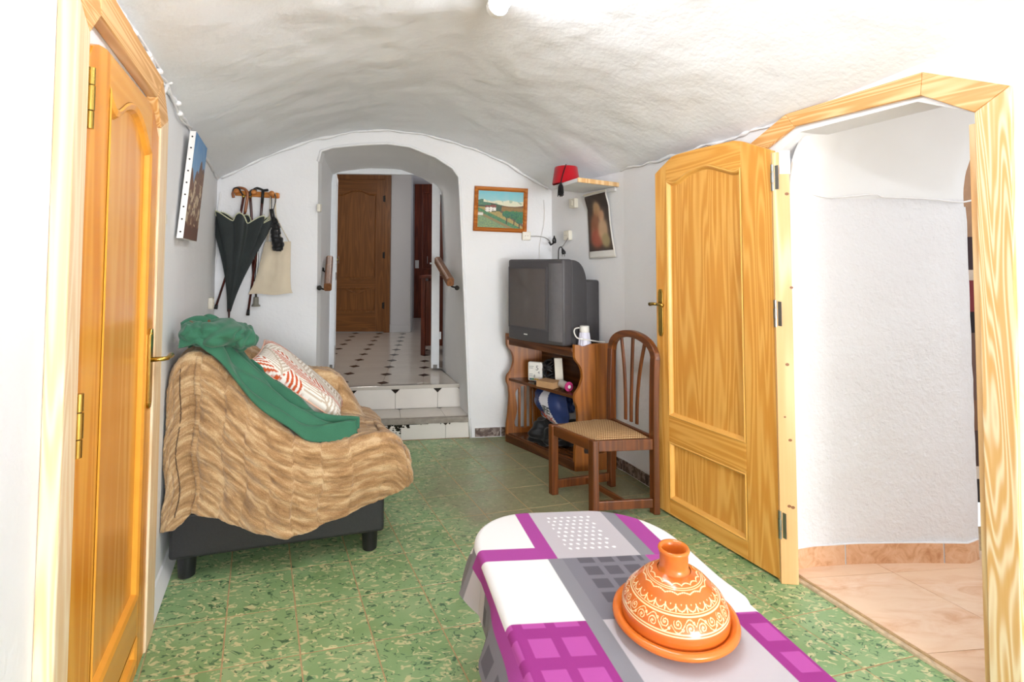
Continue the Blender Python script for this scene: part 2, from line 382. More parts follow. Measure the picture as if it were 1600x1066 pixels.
# ------------------------------------------------------------------ structure: walls
WT = .16
wl = holed([(-.3, -.05), (PL.L+.2, -.05), (PL.L+.2, 2.75), (-.3, 2.75)], [], 0, -WT).xf(PL.X()).build('wall_left', M['wall'])
struct(wl, 'white plastered left wall with a pine door in it')
# right wall: short bend by the corner, then the run with the arched doorway
OPR = [(1.20, -.05), (1.20, 1.90), (1.33, 1.985), (1.80, 1.985), (1.985, 1.89), (1.985, -.05)]
wr0 = holed([(-.2, -.05), (PR0.L+.03, -.05), (PR0.L+.03, 2.7), (-.2, 2.7)], [], 0, -WT).xf(PR0.X()).build('wall_right_corner', M['wall'])
struct(wr0, 'white wall beside the corner shelf and print')
wr = holed([(-.02, -.05)]+OPR+[(PR.L+.2, -.05), (PR.L+.2, 2.75), (-.02, 2.75)], [], 0, -WT).xf(PR.X()).build('wall_right', M['wall'])
struct(wr, 'white plastered right wall with the arched doorway')
# back wall with arched opening
OPB = [(.755, 0), (.752, 1.2), (.744, 2.2), (.765, 2.285), (.856, 2.318), (1.052, 2.344), (1.277, 2.362), (1.454, 2.341), (1.66, 2.263), (1.80, 2.175), (1.852, 2.10), (1.862, 1.95), (1.885, 1.457), (1.92, .7), (1.943, .148), (1.953, 0)]
wb = holed([(-.2, -.05), (.755, -.05)]+OPB[1:-1]+[(1.953, -.05), (PB.L+.2, -.05), (PB.L+.2, 2.75), (-.2, 2.75)], [], 0, -.12).xf(PB.X()).build('wall_back', M['wall'])
struct(wb, 'white back wall with the deep arched passage')
# niche tunnel behind the back wall opening
HZ = .365
BN = [Vector((-1.765, 4.98, 0)), Vector((-.68, 5.06, 0))]
def niche(i, t):
    u, z = OPB[i]; p = PB.P(u, z, .0); k = (u-.755)/(1.953-.755); q = BN[0].lerp(BN[1], min(max(k*1.06, 0), 1)); zz = z if z < 2.1 else 2.1+(z-2.1)*.93
    if z > 2.0: zz = zz-.01
    q = Vector((q.x, q.y, zz)); return p.lerp(q, t)
nm = MB(); NB = len(OPB); NT_ = 8
nm.add([niche(i, j/NT_)+Vector((0, 0, .006*noise.noise(Vector((i*.7, j*.5, 3))))) for i in range(NB) for j in range(NT_+1)],
       [(i*(NT_+1)+j, (i+1)*(NT_+1)+j, (i+1)*(NT_+1)+j+1, i*(NT_+1)+j+1) for i in range(NB-1) for j in range(NT_)])
struct(nm.build('wall_passage', M['wall'], smooth=True, split=50), 'white arched reveal of the passage to the hall')
# small rounded bead of plaster around the arch edge
struct(MB().tube([PB.P(u, z, .002) for u, z in OPB[2:]], .012, 8).build('trim_1', M['wall'], smooth=True), 'soft plaster edge around the arch')
# rear wall behind the camera, its unseen window added to carry the fill light
PX = Plane(REARL, REARR); PX.n = -PX.n if PX.n.dot(Vector((-.4, .9, 0))) < 0 else PX.n
wu0, wu1 = .45, 2.25
wx = holed([(-.4, -.05), (PX.L+.4, -.05), (PX.L+.4, 2.8), (-.4, 2.8)], [[(wu0, .5), (wu1, .5), (wu1, 1.9), (wu0, 1.9)]], 0, -WT).xf(PX.X()).build('wall_rear', M['wall'])
struct(wx, 'white rear wall with an added, unseen window')
win = MB()
for a, b in (((wu0, -.10, .5), (wu0+.05, -.05, 1.9)), ((wu1-.05, -.10, .5), (wu1, -.05, 1.9)), ((wu0, -.10, .5), (wu1, -.05, .55)), ((wu0, -.10, 1.85), (wu1, -.05, 1.9)), (((wu0+wu1)/2-.02, -.10, .5), ((wu0+wu1)/2+.02, -.05, 1.9))): win.box(a, b)
struct(win.xf(PX.X()).build('added_window_1', M['whitemetal']), 'white frame of the added, unseen window in the rear wall')
# ceiling: barrel vault between the side walls
def ceil_pt(u, t):
    yl = lerp(3.93, -4.25, t); l = Vector((leftx(yl)-.02, yl, interp([0, .07, .21, .35, 1], [2.03, 2.06, 2.12, 2.14, 2.16], t)))
    yr = lerp(4.28, -3.12, t); xr = rightx(yr) if yr < 3.49 else lerp(KR[0], BR[0], (yr-3.49)/(4.257-3.49))
    r = Vector((xr+.02, yr, interp([0, .067, .24, .333, .4, 1], [1.995, 2.02, 2.04, 2.11, 2.16, 2.2], t)))
    p = l.lerp(r, u); k = max(0, 4*u*(1-u)); rise = interp([0, .25, 1], [.455, .43, .45], t)
    p.z += rise*k**1.12 + (.013*noise.noise(p*2.1)+.007*noise.noise(p*6)+.004*noise.noise(p*15))*min(1, k*3)
    return p
cm = MB().grid(ceil_pt, 130, 260); 
struct(cm.build('ceiling', M['ceil'], smooth=True, org=(0, 2, 2)), 'rough white vaulted ceiling')
# ragged plaster joint where the vault meets the walls
for pl, us, nm_, lab in ((PL, (.05, 2.9), 'trim_2', 'ragged plaster joint along left wall top'), (PR, (-.02, 1.25), 'trim_3', 'ragged plaster joint along right wall top')):
    pts = []
    for i in range(70):
        u = lerp(us[0], us[1], i/69); p = pl.P(u, 0)
        best = None
        t0 = (3.93-p.y)/(3.93+4.25) if pl is PL else (4.28-p.y)/(4.28+3.12)
        z = (interp([0, .07, .21, .35, 1], [2.03, 2.06, 2.12, 2.14, 2.16], t0) if pl is PL else interp([0, .067, .24, .333, .4, 1], [1.995, 2.02, 2.04, 2.11, 2.16, 2.2], t0))
        q = pl.P(u, z+.004, .008); q += Vector((0, 0, .022*noise.noise(q*8))); pts.append(q)
    struct(MB().tube(pts, [.003+.020*abs(noise.noise(p*11)) for p in pts], 7).build(nm_, M['wall'], smooth=True), lab)
pts = []
for i in range(60):
    u = i/59; p = ceil_pt(.02+.96*u, 0.004); pts.append(p+Vector((0, -.012, -.008+.008*noise.noise(p*8))))
struct(MB().tube(pts, [.005+.016*abs(noise.noise(p*9)) for p in pts], 7).build('trim_4', M['wall'], smooth=True), 'ragged plaster joint along the back arch')

# ------------------------------------------------------------------ green tiled floor
fl = MB().prism([(-2.5, 4.0), (.5, 4.4), (1.35, 2.2), (3.9, -3.1), (1.2, -4.5)], -.06, -.0014, 'z').build('floor', M['grout'], org=(0, 0, 0)); struct(fl, 'floor of green marbled tiles with sandy joints')
TO, TA, TB = Vector((-1.256, 2.344, 0)), Vector((.246, .064, 0)), Vector((.126, -.256, 0))
def clip(poly, nrm, d):
    out = []
    for i in range(len(poly)):
        a, b = poly[i], poly[(i+1) % len(poly)]; da, db = a.dot(nrm)-d, b.dot(nrm)-d
        if da >= 0: out.append(a)
        if (da >= 0) != (db >= 0): out.append(a.lerp(b, da/(da-db)))
    return out
HP = []
for pl in (PL, PR0, PR, PB, PX):
    HP.append((pl.n, pl.A.dot(pl.n)+.001))
def tilemesh(poly, c, ins=.0030):
    poly = [c+(p-c)*(1-ins/max((p-c).length, .02)*1.25) for p in poly]
    low = [Vector((p.x, p.y, -.03)) for p in poly]; mid = [Vector((p.x, p.y, -.0010)) for p in poly]; top = [c+(p-c)*(1-.0016/max((p-c).length, .02)) for p in poly]
    n = len(poly); return MB().add(low+mid+top, [tuple(range(2*n, 3*n))]+[(i, (i+1) % n, n+(i+1) % n, n+i) for i in range(n)]+[(n+i, n+(i+1) % n, 2*n+(i+1) % n, 2*n+i) for i in range(n)])
proto = None
for j in range(-9, 11):
    for i in range(-9, 13):
        o = TO+TA*i+TB*j; poly = [o, o+TA, o+TA+TB, o+TB]
        if max(p.y for p in poly) < .35: continue
        c = o+(TA+TB)*.5; inside = all(p.dot(n) > d for p in poly for n, d in HP)
        if inside:
            if proto is None: proto = tilemesh(poly, c).build('floor_tile', M['green'], fl); ob = proto; pc = c; 
            else: ob = copy_obj(proto, fl, c-pc)
            if ob is not proto: pass
        else:
            q = poly
            for n, d in HP:
                if q: q = clip(q, n, d)
            if len(q) < 3: continue
            ar = abs(sum((q[k].x*q[(k+1) % len(q)].y-q[(k+1) % len(q)].x*q[k].y) for k in range(len(q))))/2
            if ar < .0012: continue
            cc = sum(q, Vector())/len(q); tilemesh(q, cc).build('floor_tile', M['green'], fl)

# ------------------------------------------------------------------ steps up to the hall
NV = Vector((-.14, .99, 0)).normalized()
sd = PB.d
S0 = PB.P(.755, 0, -.012); S1 = PB.P(1.953, 0, -.012)
def stepframe(a, b): return lambda v: a+(b-a)*v[0]+NV*v[1]+Vector((0, 0, v[2]))
R1 = stepframe(S0, S1)
Q0 = S0+NV*.275+Vector((.0, 0, 0)); Q1 = S1+NV*.275-sd*.06
R2 = stepframe(Q0, Q1)
st = MB().add([S0, S1, Q1, Q0, S0+Vector((0, 0, .155)), S1+Vector((0, 0, .155)), Q1+Vector((0, 0, .155)), Q0+Vector((0, 0, .155))], [(0, 3, 2, 1), (4, 5, 6, 7), (0, 1, 5, 4), (1, 2, 6, 5), (2, 3, 7, 6), (3, 0, 4, 7)])
B0 = BN[0]+Vector((-.05, .1, 0)); B1 = BN[1]+Vector((.05, .1, 0))
st.add([Q0, Q1, B1, B0]+[p+Vector((0, 0, HZ-.012)) for p in (Q0, Q1, B1, B0)], [(0, 3, 2, 1), (4, 5, 6, 7), (0, 1, 5, 4), (1, 2, 6, 5), (2, 3, 7, 6), (3, 0, 4, 7)])
steps = st.build('stairs_to_hall', M['cement']); tag(steps, 'two white tiled steps with dark corner insets up to the hall', 'steps', kind='structure')
LR = (S1-S0).length; L2 = (Q1-Q0).length
def rtile(fr, L, x0, x1, z0, z1, cut, name='riser_tile', topcut=True):
    c = cut; x0 += .0015; x1 -= .0015
    p = [(x0, z0), (x1, z0), (x1, z1-c), (x1-c, z1), (x0+c, z1), (x0, z1-c)] if topcut else [(x0, z0), (x1, z0), (x1, z1), (x0, z1)]
    mb = MB().prism(p, -.008, .0); mb.xf(lambda v: fr(Vector((v.x/L, v.y, v.z)))).build(name, M['risert'], steps, bev=.0015, seg=1)
def rtri(fr, L, x, z, c):
    MB().prism([(x-c, z), (x, z-c), (x+c, z)], -.0085, 0).xf(lambda v: fr(Vector((v.x/L, v.y, v.z)))).build('corner_inset', M['dark'], steps)
xs2 = [L2-.02-.345*k for k in range(5)]; xs2 = [L2]+[L2-.205-.352*k for k in range(4)]
xs2 = [x for x in xs2 if x > 0]+[0]
for k in range(len(xs2)-1): rtile(R2, L2, xs2[k+1], xs2[k], .172, HZ-.03, .036)
for x in xs2[1:-1]: rtri(R2, L2, x, HZ-.03, .036)
xs1 = [LR]+[LR-.20-.352*k for k in range(4)]; xs1 = [x for x in xs1 if x > 0]+[0]
for k in range(len(xs1)-1): rtile(R1, LR, xs1[k+1], xs1[k], .002, .125, .02)
for x in xs1[1:-1]: rtri(R1, LR, x, .125, .02)
# worn nosing: rough cement edge with dark broken patches
nz = MB(); n = 60; vs = []
for i in range(n+1):
    t = i/n; wob = .006*noise.noise(Vector((t*14, 1, 0)))
    for (y, z) in ((-.018+wob, .126+wob), (-.022, .15), (-.016, .166), (.02, .168), (.02, .13)): vs.append(R1(Vector((t, y, z))))
nz.add(vs, [(i*5+k, (i+1)*5+k, (i+1)*5+(k+1) % 5, i*5+(k+1) % 5) for i in range(n) for k in range(5)]); nz.build('worn_nosing', M['cement'], steps, smooth=True, split=40)
cr = MB()
for i in range(46):
    t = .44+.16*random.random() if i < 34 else .2+.75*random.random(); z = .122-abs(random.gauss(0, .03 if i < 34 else .002)); r = random.uniform(.005, .016) if i < 34 else random.uniform(.005, .010)
    k = random.randint(5, 7); poly = [(t*LR+r*random.uniform(.6, 1.5)*math.cos(2*PI*a/k), max(.02, z+r*.7*math.sin(2*PI*a/k))) for a in range(k)]
    cr.prism(poly, -.0092, -.004)
cr.box((.12*LR, -.0095, .120), (.72*LR, -.004, .127)); cr.xf(lambda v: R1(Vector((v.x/LR, v.y, v.z)))).build('chipped_patch', M['dark'], steps)['kind'] = 'stuff'
# treads of step 1: diagonal tile look
for k in range(len(xs1)-1):
    x0, x1 = xs1[k+1]+.0015, xs1[k]-.0015
    MB().add([Vector((x, y, z)) for z in (.155, .170) for x, y in ((x0, .02), (x1, .02), (x1, .272), (x0, .272))], [(0, 3, 2, 1), (4, 5, 6, 7), (0, 1, 5, 4), (1, 2, 6, 5), (2, 3, 7, 6), (3, 0, 4, 7)]).xf(lambda v: S0.lerp(S1, v.x/LR)+(NV*v.y)+Vector((0, 0, v.z))-sd*(.06*v.y/.275*v.x/LR)).build('tread_tile', M['hallt'], steps)
for x in xs1[1:-1]:
    MB().prism([(x-.03, .272), (x, .245), (x+.03, .272)], .16, .1712, 'z').xf(lambda v: S0.lerp(S1, v.x/LR)+(NV*v.y)+Vector((0, 0, v.z))-sd*(.06*v.y/.275*v.x/LR)).build('corner_inset', M['dark'], steps)
# ------------------------------------------------------------------ hall floor with octagon tiles and dark insets
hf = MB().add([Q0+Vector((0, 0, HZ-.013)), Q1+Vector((0, 0, HZ-.013)), Vector((-.30, 5.0, HZ-.013)), Vector((-.30, 9.9, HZ-.013)), Vector((-3.3, 9.9, HZ-.013)), Vector((-3.3, 5.0, HZ-.013))], [(0, 1, 2, 3, 4, 5)])
hf = MB().prism([(-3.3, 4.95), (-.3, 4.95), (-.3, 9.9), (-3.3, 9.9)], HZ-.05, HZ-.008, 'z').build('floor_hall', M['hgrout'], org=(-1.8, 7, HZ)); struct(hf, 'hall floor of cream tiles with dark corner insets')
HO, HA, HB = Vector((-1.474, 4.505, HZ)), Vector((.355, -.031, 0)), Vector((-.053, .339, 0))
cI = .17
def octa(o):
    P4 = [o, o+HA, o+HA+HB, o+HB]; out = []
    for i in range(4):
        a, b, c = P4[i-1], P4[i], P4[(i+1) % 4]; out += [b+(a-b)*cI, b+(c-b)*cI]
    return out
htp = None; din = None
def nichehalf(q):
    # keep what lies beyond riser 2 and, inside the passage, between its sides
    q = clip(q, NV, Q0.dot(NV)-.004)
    return q
sideL = (Vector((BN[0]-S0).xy.to_3d()).normalized()); nL = Vector((sideL.y, -sideL.x, 0)); sideR = (BN[1]-S1).normalized(); nR = Vector((-sideR.y, sideR.x, 0))
for j in range(-2, 16):
    for i in range(-5, 5):
        o = HO+HA*i+HB*j; c = o+(HA+HB)*.5
        if c.x < -3.25 or c.x > -.3 or c.y > 9.8: continue
        if c.y > 7.9 and (c.x < -2.3): continue
        if c.y > 5.25:
            if htp is None:
                q = octa(o); cz = c.copy()
                mb = MB(); k = len(q); qi = [cz+(p-cz)*.992 for p in q]; mb.add([p-Vector((0, 0, .02)) for p in qi]+qi, [tuple(range(k, 2*k))]+[(a, (a+1) % k, k+(a+1) % k, k+a) for a in range(k)])
                htp = mb.build('hall_tile', M['hallt'], hf); hpc = c
            else: copy_obj(htp, hf, c-hpc)
        else:
            q = clip(octa(o), NV, Q0.dot(NV)+.004); q = clip(q, nL, S0.dot(nL)+.002) if q else q; q = clip(q, nR, S1.dot(nR)+.03) if q else q
            if len(q) > 2:
                cz = sum(q, Vector())/len(q); qi = [cz+(p-cz)*.992 for p in q]; k = len(qi)
                MB().add([p-Vector((0, 0, .02)) for p in qi]+qi, [tuple(range(k, 2*k))]+[(a, (a+1) % k, k+(a+1) % k, k+a) for a in range(k)]).build('hall_tile', M['hallt'], hf)
        # inset at corner o
        if o.dot(NV) > Q0.dot(NV)+.05 and o.y > 4.4 and (o.y > 5.1 or (o.dot(nL) > S0.dot(nL)+.06 and o.dot(nR) > S1.dot(nR)+.07)):
            if din is None:
                d = .054; din = MB().add([o+Vector((sx*d, sy*d, -.012+dz)) for dz in (0, .0125) for sx, sy in ((-1, 0), (0, -1), (1, 0), (0, 1))], [(4, 5, 6, 7)]+[(a, (a+1) % 4, 4+(a+1) % 4, 4+a) for a in range(4)]).build('diamond_inset', M['dark'], hf); dpc = o.copy()
            else: copy_obj(din, hf, o-dpc)
# strip of landing edge over riser 2
MB().box((0, -.012, HZ-.03), (1, .03, HZ)).xf(R2).build('landing_edge', M['hallt'], steps, bev=.004)
# skirting along the passage's right side
MB().add([(Q1+NV*.02)+Vector((.0, 0, HZ)), BN[1]+Vector((0, 0, HZ)), BN[1]+Vector((0, 0, HZ+.07)), (Q1+NV*.02)+Vector((0, 0, HZ+.07))]+[(Q1+NV*.02)+Vector((.03, .0, HZ)), BN[1]+Vector((.03, 0, HZ)), BN[1]+Vector((.03, 0, HZ+.07)), (Q1+NV*.02)+Vector((.03, 0, HZ+.07))], [(0, 1, 2, 3), (4, 7, 6, 5), (3, 2, 6, 7), (0, 3, 7, 4)]).build('baseboard_passage', M['hallt'])
struct(D.objects['baseboard_passage'], 'cream skirting in the passage')
# hall shell
def slab(name, p0, p1, mat, lab): return struct(MB().box(p0, p1).build(name, mat), lab)
slab('wall_hall_end', (-3.3, 7.72, HZ), (-1.527, 7.86, 2.95), M['hallwall'], 'pale wall at the end of the hall with a wooden door')
slab('wall_hall_left', (-3.4, 4.9, HZ), (-3.3, 7.8, 2.95), M['hallwall'], 'pale left wall of the hall')
slab('wall_hall_right', (-.30, 4.9, HZ), (-.2, 9.9, 2.95), M['hallwall'], 'pale right wall of the hall')
slab('wall_hall_far', (-2.45, 9.75, HZ), (-.2, 9.85, 2.95), M['hallwall'], 'bluish wall far down the hall')
slab('wall_hall_side', (-2.45, 7.86, HZ), (-2.32, 9.8, 2.95), M['hallwall'], 'return wall beside the hall door')
slab('ceiling_hall', (-3.4, 4.9, 2.9), (-.2, 9.9, 3.0), M['hallwall'], 'hall ceiling')
struct(MB().box((-1.83, 7.69, HZ), (-1.515, 7.72, HZ+.115)).build('baseboard_hall', M['hallwall'], bev=.004), 'pale skirting on the hall pier')
wf = MB().box((-3.3, 4.96, HZ), (BN[0].x-.06, 5.06, 2.95)); wf.box((BN[1].x+.06, 4.98, HZ), (-.2, 5.08, 2.95)); wf.box((BN[0].x-.06, 5.0, 2.42), (BN[1].x+.06, 5.08, 2.95))
struct(wf.build('wall_hall_front', M['hallwall']), 'hall side of the passage wall')

# ------------------------------------------------------------------ passage behind the right doorway
PZ = .02
PF = MB().prism([tuple(PR.P(1.17, 0, -.005).xy), tuple(PR.P(2.4, 0, -.005).xy), (3.6, .6), (3.6, 2.9), (1.3, 2.6), (1.2, 2.42)], -.05, PZ-.002, 'z').build('floor_passage', M['grout'], org=(2, 2, PZ)); struct(PF, 'passage floor of peach marbled tiles')
pd = PR.d; pn = -PR.n
pa = Vector((pd.x, pd.y, 0)); pb = Vector((1, .10, 0)).normalized()
base = PR.P(1.17, PZ, -.03)
hps = [(-PR.n, (PR.P(0, 0, -.012)).dot(-PR.n))]
for a in range(-4, 5):
    for b in range(-2, 5):
        o = base+pa*(.47*a+.13)+pb*(.62*b-.22); q = [o, o+pa*.47, o+pa*.47+pb*.62, o+pb*.62]
        q = clip(q, -PR.n, hps[0][1]); q = clip(q, Vector((0, -1, 0)), -2.52) if q else q; q = clip(q, Vector((0, 1, 0)), .5) if q else q
        if len(q) < 3: continue
        cc = sum(q, Vector())/len(q); 
        if cc.x > 3.5: continue
        qi = [cc+(p-cc)*(1-.002/max((p-cc).length, .05)) for p in q]; k = len(qi)
        MB().add([Vector((p.x, p.y, 0)) for p in qi]+[Vector((p.x, p.y, PZ)) for p in qi], [tuple(range(k, 2*k))]+[(i, (i+1) % k, k+(i+1) % k, k+i) for i in range(k)]).build('peach_tile', M['peach'], PF)
# metal and grout threshold strip
struct(MB().box((1.22, -.035, -.004), (2.6, .012, .012)).xf(PR.X()).build('trim_5', plain('worn_threshold', '#cdb596', .6, var=.25, sc=40), bev=.004), 'worn threshold strip between green and peach floors')
def pwall(t):   # plan of the curved wall, left to right
    return Vector((lerp(1.22, 2.18, t), interp([0, .15, .4, .7, .92, 1], [2.36, 2.40, 2.425, 2.43, 2.425, 2.46], t), 0))
def pw(u, v):
    p = pwall(u)
    if v < .6: z = PZ+(1.705-PZ)*v/.6; q = p+Vector((0, 0, z))
    else:
        a = (v-.6)/.4*PI*.5; q = Vector((p.x, p.y-(1-math.cos(a))*.62, 1.705+.52*math.sin(a)))
    q += Vector((0, 1, 0))*(.006*noise.noise(q*6)+.0025*noise.noise(q*24)); return inside_passage(q)
def inside_passage(q):
    k = (q-PR.A).dot(PR.n)+.05 if q.z > 1.7 else -1
    return q-PR.n*k if k > 0 else q
k1 = MB().grid(lambda u, v: pw(u, v*.6), 60, 90).build('wall_passage_right', M['gyp'], smooth=True); struct(k1, 'rough textured curved white wall in the right passage')
k2 = MB().grid(lambda u, v: pw(u, .6+v*.4), 40, 30); struct(k2.build('ceiling_passage', M['smooth'], smooth=True), 'smooth white vault of the right passage')
cx = MB().grid(lambda u, v: inside_passage(Vector((lerp(.9, 3.9, u), lerp(-.4, 1.86, v), 2.18))), 30, 20); struct(cx.build('ceiling_passage_front', M['smooth']), 'flat end of the passage ceiling')
struct(MB().tube([pwall(1)+Vector((.004, .02, z*.075+PZ))+Vector((.006*noise.noise(Vector((0, 3, z*.7))), 0, 0)) for z in range(23)], .018, 8).build('trim_6', M['gyp'], smooth=True), 'rough corner edge of the passage wall')
# skirting tiles of the curved wall
ee = [0, .04, .40, .70, 1.0]; ee = [0, .32, .80, 1.0]
for a, b in zip(ee[:-1], ee[1:]):
    mb = MB(); n = 8; vs = []
    for i in range(n+1):
        p = pwall(lerp(a+.003, b-.003, i/n)); vs += [Vector((p.x, p.y-.012, PZ)), Vector((p.x, p.y-.012, PZ+.088)), Vector((p.x, p.y+.01, PZ+.088))]
    mb.add(vs, [(i*3+k, (i+1)*3+k, (i+1)*3+k+1, i*3+k+1) for i in range(n) for k in range(2)])
    o = mb.build('skirting_tile', M['peachb'], k1)
mb = MB(); vs = []
for i in range(25):
    p = pwall(i/24); vs += [Vector((p.x, p.y-.0095, PZ)), Vector((p.x, p.y-.0095, PZ+.09)), Vector((p.x, p.y+.01, PZ+.09))]
mb.add(vs, [(i*3+k, (i+1)*3+k, (i+1)*3+k+1, i*3+k+1) for i in range(24) for k in range(2)]).build('skirting_grout', M['wall'], k1)
# room beyond the passage corner
struct(MB().box((2.2, 3.2, 0), (4.0, 3.3, 2.3)).build('wall_beyond', plain('tan_wall', '#b98e6c', .8)), 'tan wall beyond the passage')
struct(MB().box((3.7, .3, 0), (3.8, 3.3, 2.3)).build('wall_passage_end', M['smooth']), 'far end wall of the passage')
# ------------------------------------------------------------------ skirting of the main room (brown tiles)
def skirt(pl, u0, u1, step, name, lab, h=.075):
    b = MB().box((u0, 0, 0), (u1, .006, h+.006)).xf(pl.X()).build(name, M['wall']); struct(b, lab); u = u0
    while u < u1-.02:
        e = min(u+step, u1); MB().box((u+.003, .0, .006), (e-.003, .012, h)).xf(pl.X()).build('skirting_tile', M['bskirt'], b, bev=.002, seg=1); u = e
skirt(PB, 1.985, PB.L-.02, .21, 'baseboard_back', 'brown marbled skirting tiles under the landscape painting')
skirt(PR0, .01, PR0.L, .21, 'baseboard_right_corner', 'brown marbled skirting tiles behind the stand'); skirt(PR, 0.0, 1.17, .21, 'baseboard_right', 'brown marbled skirting tiles behind the open door')
struct(MB().prism([(0, 0), (.03, 0), (.022, .03), (.008, .07), (0, .075)], .2, 2.085, 'x').xf(lambda v: PL.P(v.x, v.z, v.y)).build('baseboard_left', M['wall']), 'white plaster skirting along the left wall')
# ------------------------------------------------------------------ doors
def lever(pl, parent, u, z0, z1, zl, o0, du, mat, reach=.05, w=.018):
    pp = MB().prism([(u-w, z0+.02), (u-w*.55, z0), (u+w*.55, z0), (u+w, z0+.02), (u+w, z1-.02), (u+w*.55, z1), (u-w*.55, z1), (u-w, z1-.02)], o0, o0+.009).xf(pl.X()).build('handle_plate', mat, parent, bev=.002)
    MB().tube([(u, o0, zl), (u, o0+reach*.8, zl), (u+du*.12, o0+reach, zl), (u+du*.6, o0+reach, zl+.002), (u+du, o0+reach*.92, zl-.004)], [.009, .008, .008, .008, .011], 12).xf(pl.X()).build('lever', mat, pp, smooth=True)
    for zz in (z0+.018, z1-.018): MB().tube([(u, o0+.008, zz), (u, o0+.0105, zz)], .005, 10).xf(pl.X()).build('screw', mat, pp)
def hinge(pl, parent, u, z0, z1, o0, mat):
    zz = [lerp(z0, z1, k) for k in (0, .28, .3, .7, .72, 1)]; mb = MB()
    for a, b in ((0, 1), (2, 3), (4, 5)): mb.tube([(u, o0+.006, zz[a]), (u, o0+.006, zz[b])], .0085 if a == 2 else .0075, 12)
    h = mb.xf(pl.X()).build('hinge', mat, parent, smooth=True, split=40)
    MB().box((u-.028, o0-.001, z0+.006), (u+.026, o0+.003, z1-.006)).xf(pl.X()).build('hinge_leaf', mat, h)
def panel_door(pl, root, top, pcurve, ul, ur, pul, pur, zr, mats, thick=(-.035, 0.0), mould=.012):
    """root gets two stiles, three rails, two recessed panels and their mouldings; zr = (bottom, panel2 bottom, panel2 top, panel1 bottom)"""
    b0, p2b, p2t, p1b = zr; vert, hor, pan = mats; t0, t1 = thick; mo = {'golden_pine_vertical': M['mo1'], 'left_door_pine_vertical': M['mo2']}.get(vert.name, vert)
    tx = [p[0] for p in top]; tz = [p[1] for p in top]; T = lambda u: interp(tx, tz, u)
    def seg(a, b, ext): return sorted(set([a, b]+[x for x in ext if a+.0015 < x < b-.0015]))
    for a, b in ((ul, pul), (pur, ur)):
        xs = seg(a, b, tx); MB().strip([(x, T(x)) for x in xs], [(x, b0) for x in xs], t0, t1).xf(pl.X()).build('stile', vert, root, bev=.002)
    cx = [p[0] for p in pcurve]; cz = [p[1] for p in pcurve]; Cv = lambda u: interp(cx, cz, u)
    xs = seg(pul, pur, tx+cx); MB().strip([(x, T(x)) for x in xs], [(x, Cv(x)) for x in xs], t0, t1).xf(pl.X()).build('top_rail', hor, root, bev=.002)
    for nm, z0, z1 in (('middle_rail', p2t, p1b), ('bottom_rail', b0, p2b)): MB().box((pul, t0, z0), (pur, t1, z1)).xf(pl.X()).build(nm, hor, root, bev=.002)
    d = t1-(t1-t0)*.5
    for nm, z0, crv in (('panel', p1b, True), ('panel', p2b, False)):
        if crv: xs = seg(pul, pur, cx); mb = MB().strip([(x, Cv(x)+.01) for x in xs], [(x, z0-.005) for x in xs], t0+.004, d)
        else: mb = MB().box((pul-.005, t0+.004, z0-.005), (pur+.005, d, p2t+.005))
        po = mb.xf(pl.X()).build(nm, pan, root)
        if crv: path = [(pul, z0), (pul, Cv(pul))]+[(x, Cv(x)) for x in xs[1:-1]]+[(pur, Cv(pur)), (pur, z0), (pul, z0)]
        else: path = [(pul, z0), (pul, p2t), (pur, p2t), (pur, z0), (pul, z0)]
        # moulding: a sloping bead between stile face and panel
        c = (sum(p[0] for p in path)/len(path), sum(p[1] for p in path)/len(path)); m = MB(); n = len(path)-1
        if n > 4 or not crv:
            pass
        ins = []
        for i in range(n):
            p0, p1, p2 = Vector(path[i-1 if i else n-1]), Vector(path[i]), Vector(path[(i+1) % n])
            e1 = (p1-p0).normalized(); e2 = (p2-p1).normalized(); nn = Vector((e1.y+e2.y, -(e1.x+e2.x))); nn = nn.normalized()/max(.5, math.cos(e1.angle(e2)/2)) if nn.length > 1e-6 else Vector((e1.y, -e1.x))
            ins.append((p1, nn))
        rows = [(0, t1+.001), (.006, t1+.004), (mould, t1-.001), (mould+.006, d+.004), (mould+.010, d)]
        vs = [Vector((p.x+nn.x*k, o, p.y+nn.y*k)) for p, nn in ins for k, o in rows]; q = len(rows)
        m.add(vs, [(i*q+k, ((i+1) % n)*q+k, ((i+1) % n)*q+k+1, i*q+k+1) for i in range(n) for k in range(q-1)]).xf(pl.X()).build('moulding', mo, po)
    return T
def cosc(pts, n=18): return [(p.x, p.y) for p in smoothcurve([(a, b, 0) for a, b in pts], n)]

# --- left door, closed, in its angular pine frame
PLd = PL.off(.03); up = lambda x, y: PLd.uz(x, y)
d1 = thing('door_1', 'golden pine panelled door closed in the left wall', 'door', PL.P(2.62, 0)); d1['kind'] = 'structure'
ulf, uhg = 2.235, 3.005; pul = up(212, 560)[0]; pur = up(133, 560)[0]
pul, pur = 2.345, 2.835
top = [(ulf, 1.865), (2.315, 1.94), (2.40, 1.957), (2.87, 1.957), (2.93, 1.945), (2.975, 1.925), (uhg, 1.885)]
pc = cosc([(pul, 1.79), (2.385, 1.81), (2.46, 1.865), (2.56, 1.895), (2.66, 1.875), (2.75, 1.83), (2.80, 1.838), (pur, 1.87)], 24)
panel_door(PL, d1, top, pc, ulf, uhg, pul, pur, (.008, .055, .14, .265), (M['ldoorv'], M['ldoorh'], M['ldoorp']), (.002, .03), .02)
lever(PL, d1, 2.288, .885, 1.165, 1.055, .03, -.10, M['brass'], .055, .02)
for z0, z1 in ((1.715, 1.86), (.955, 1.10), (.18, .32)): hinge(PL, d1, uhg+.004, z0, z1, .032, M['brass'])
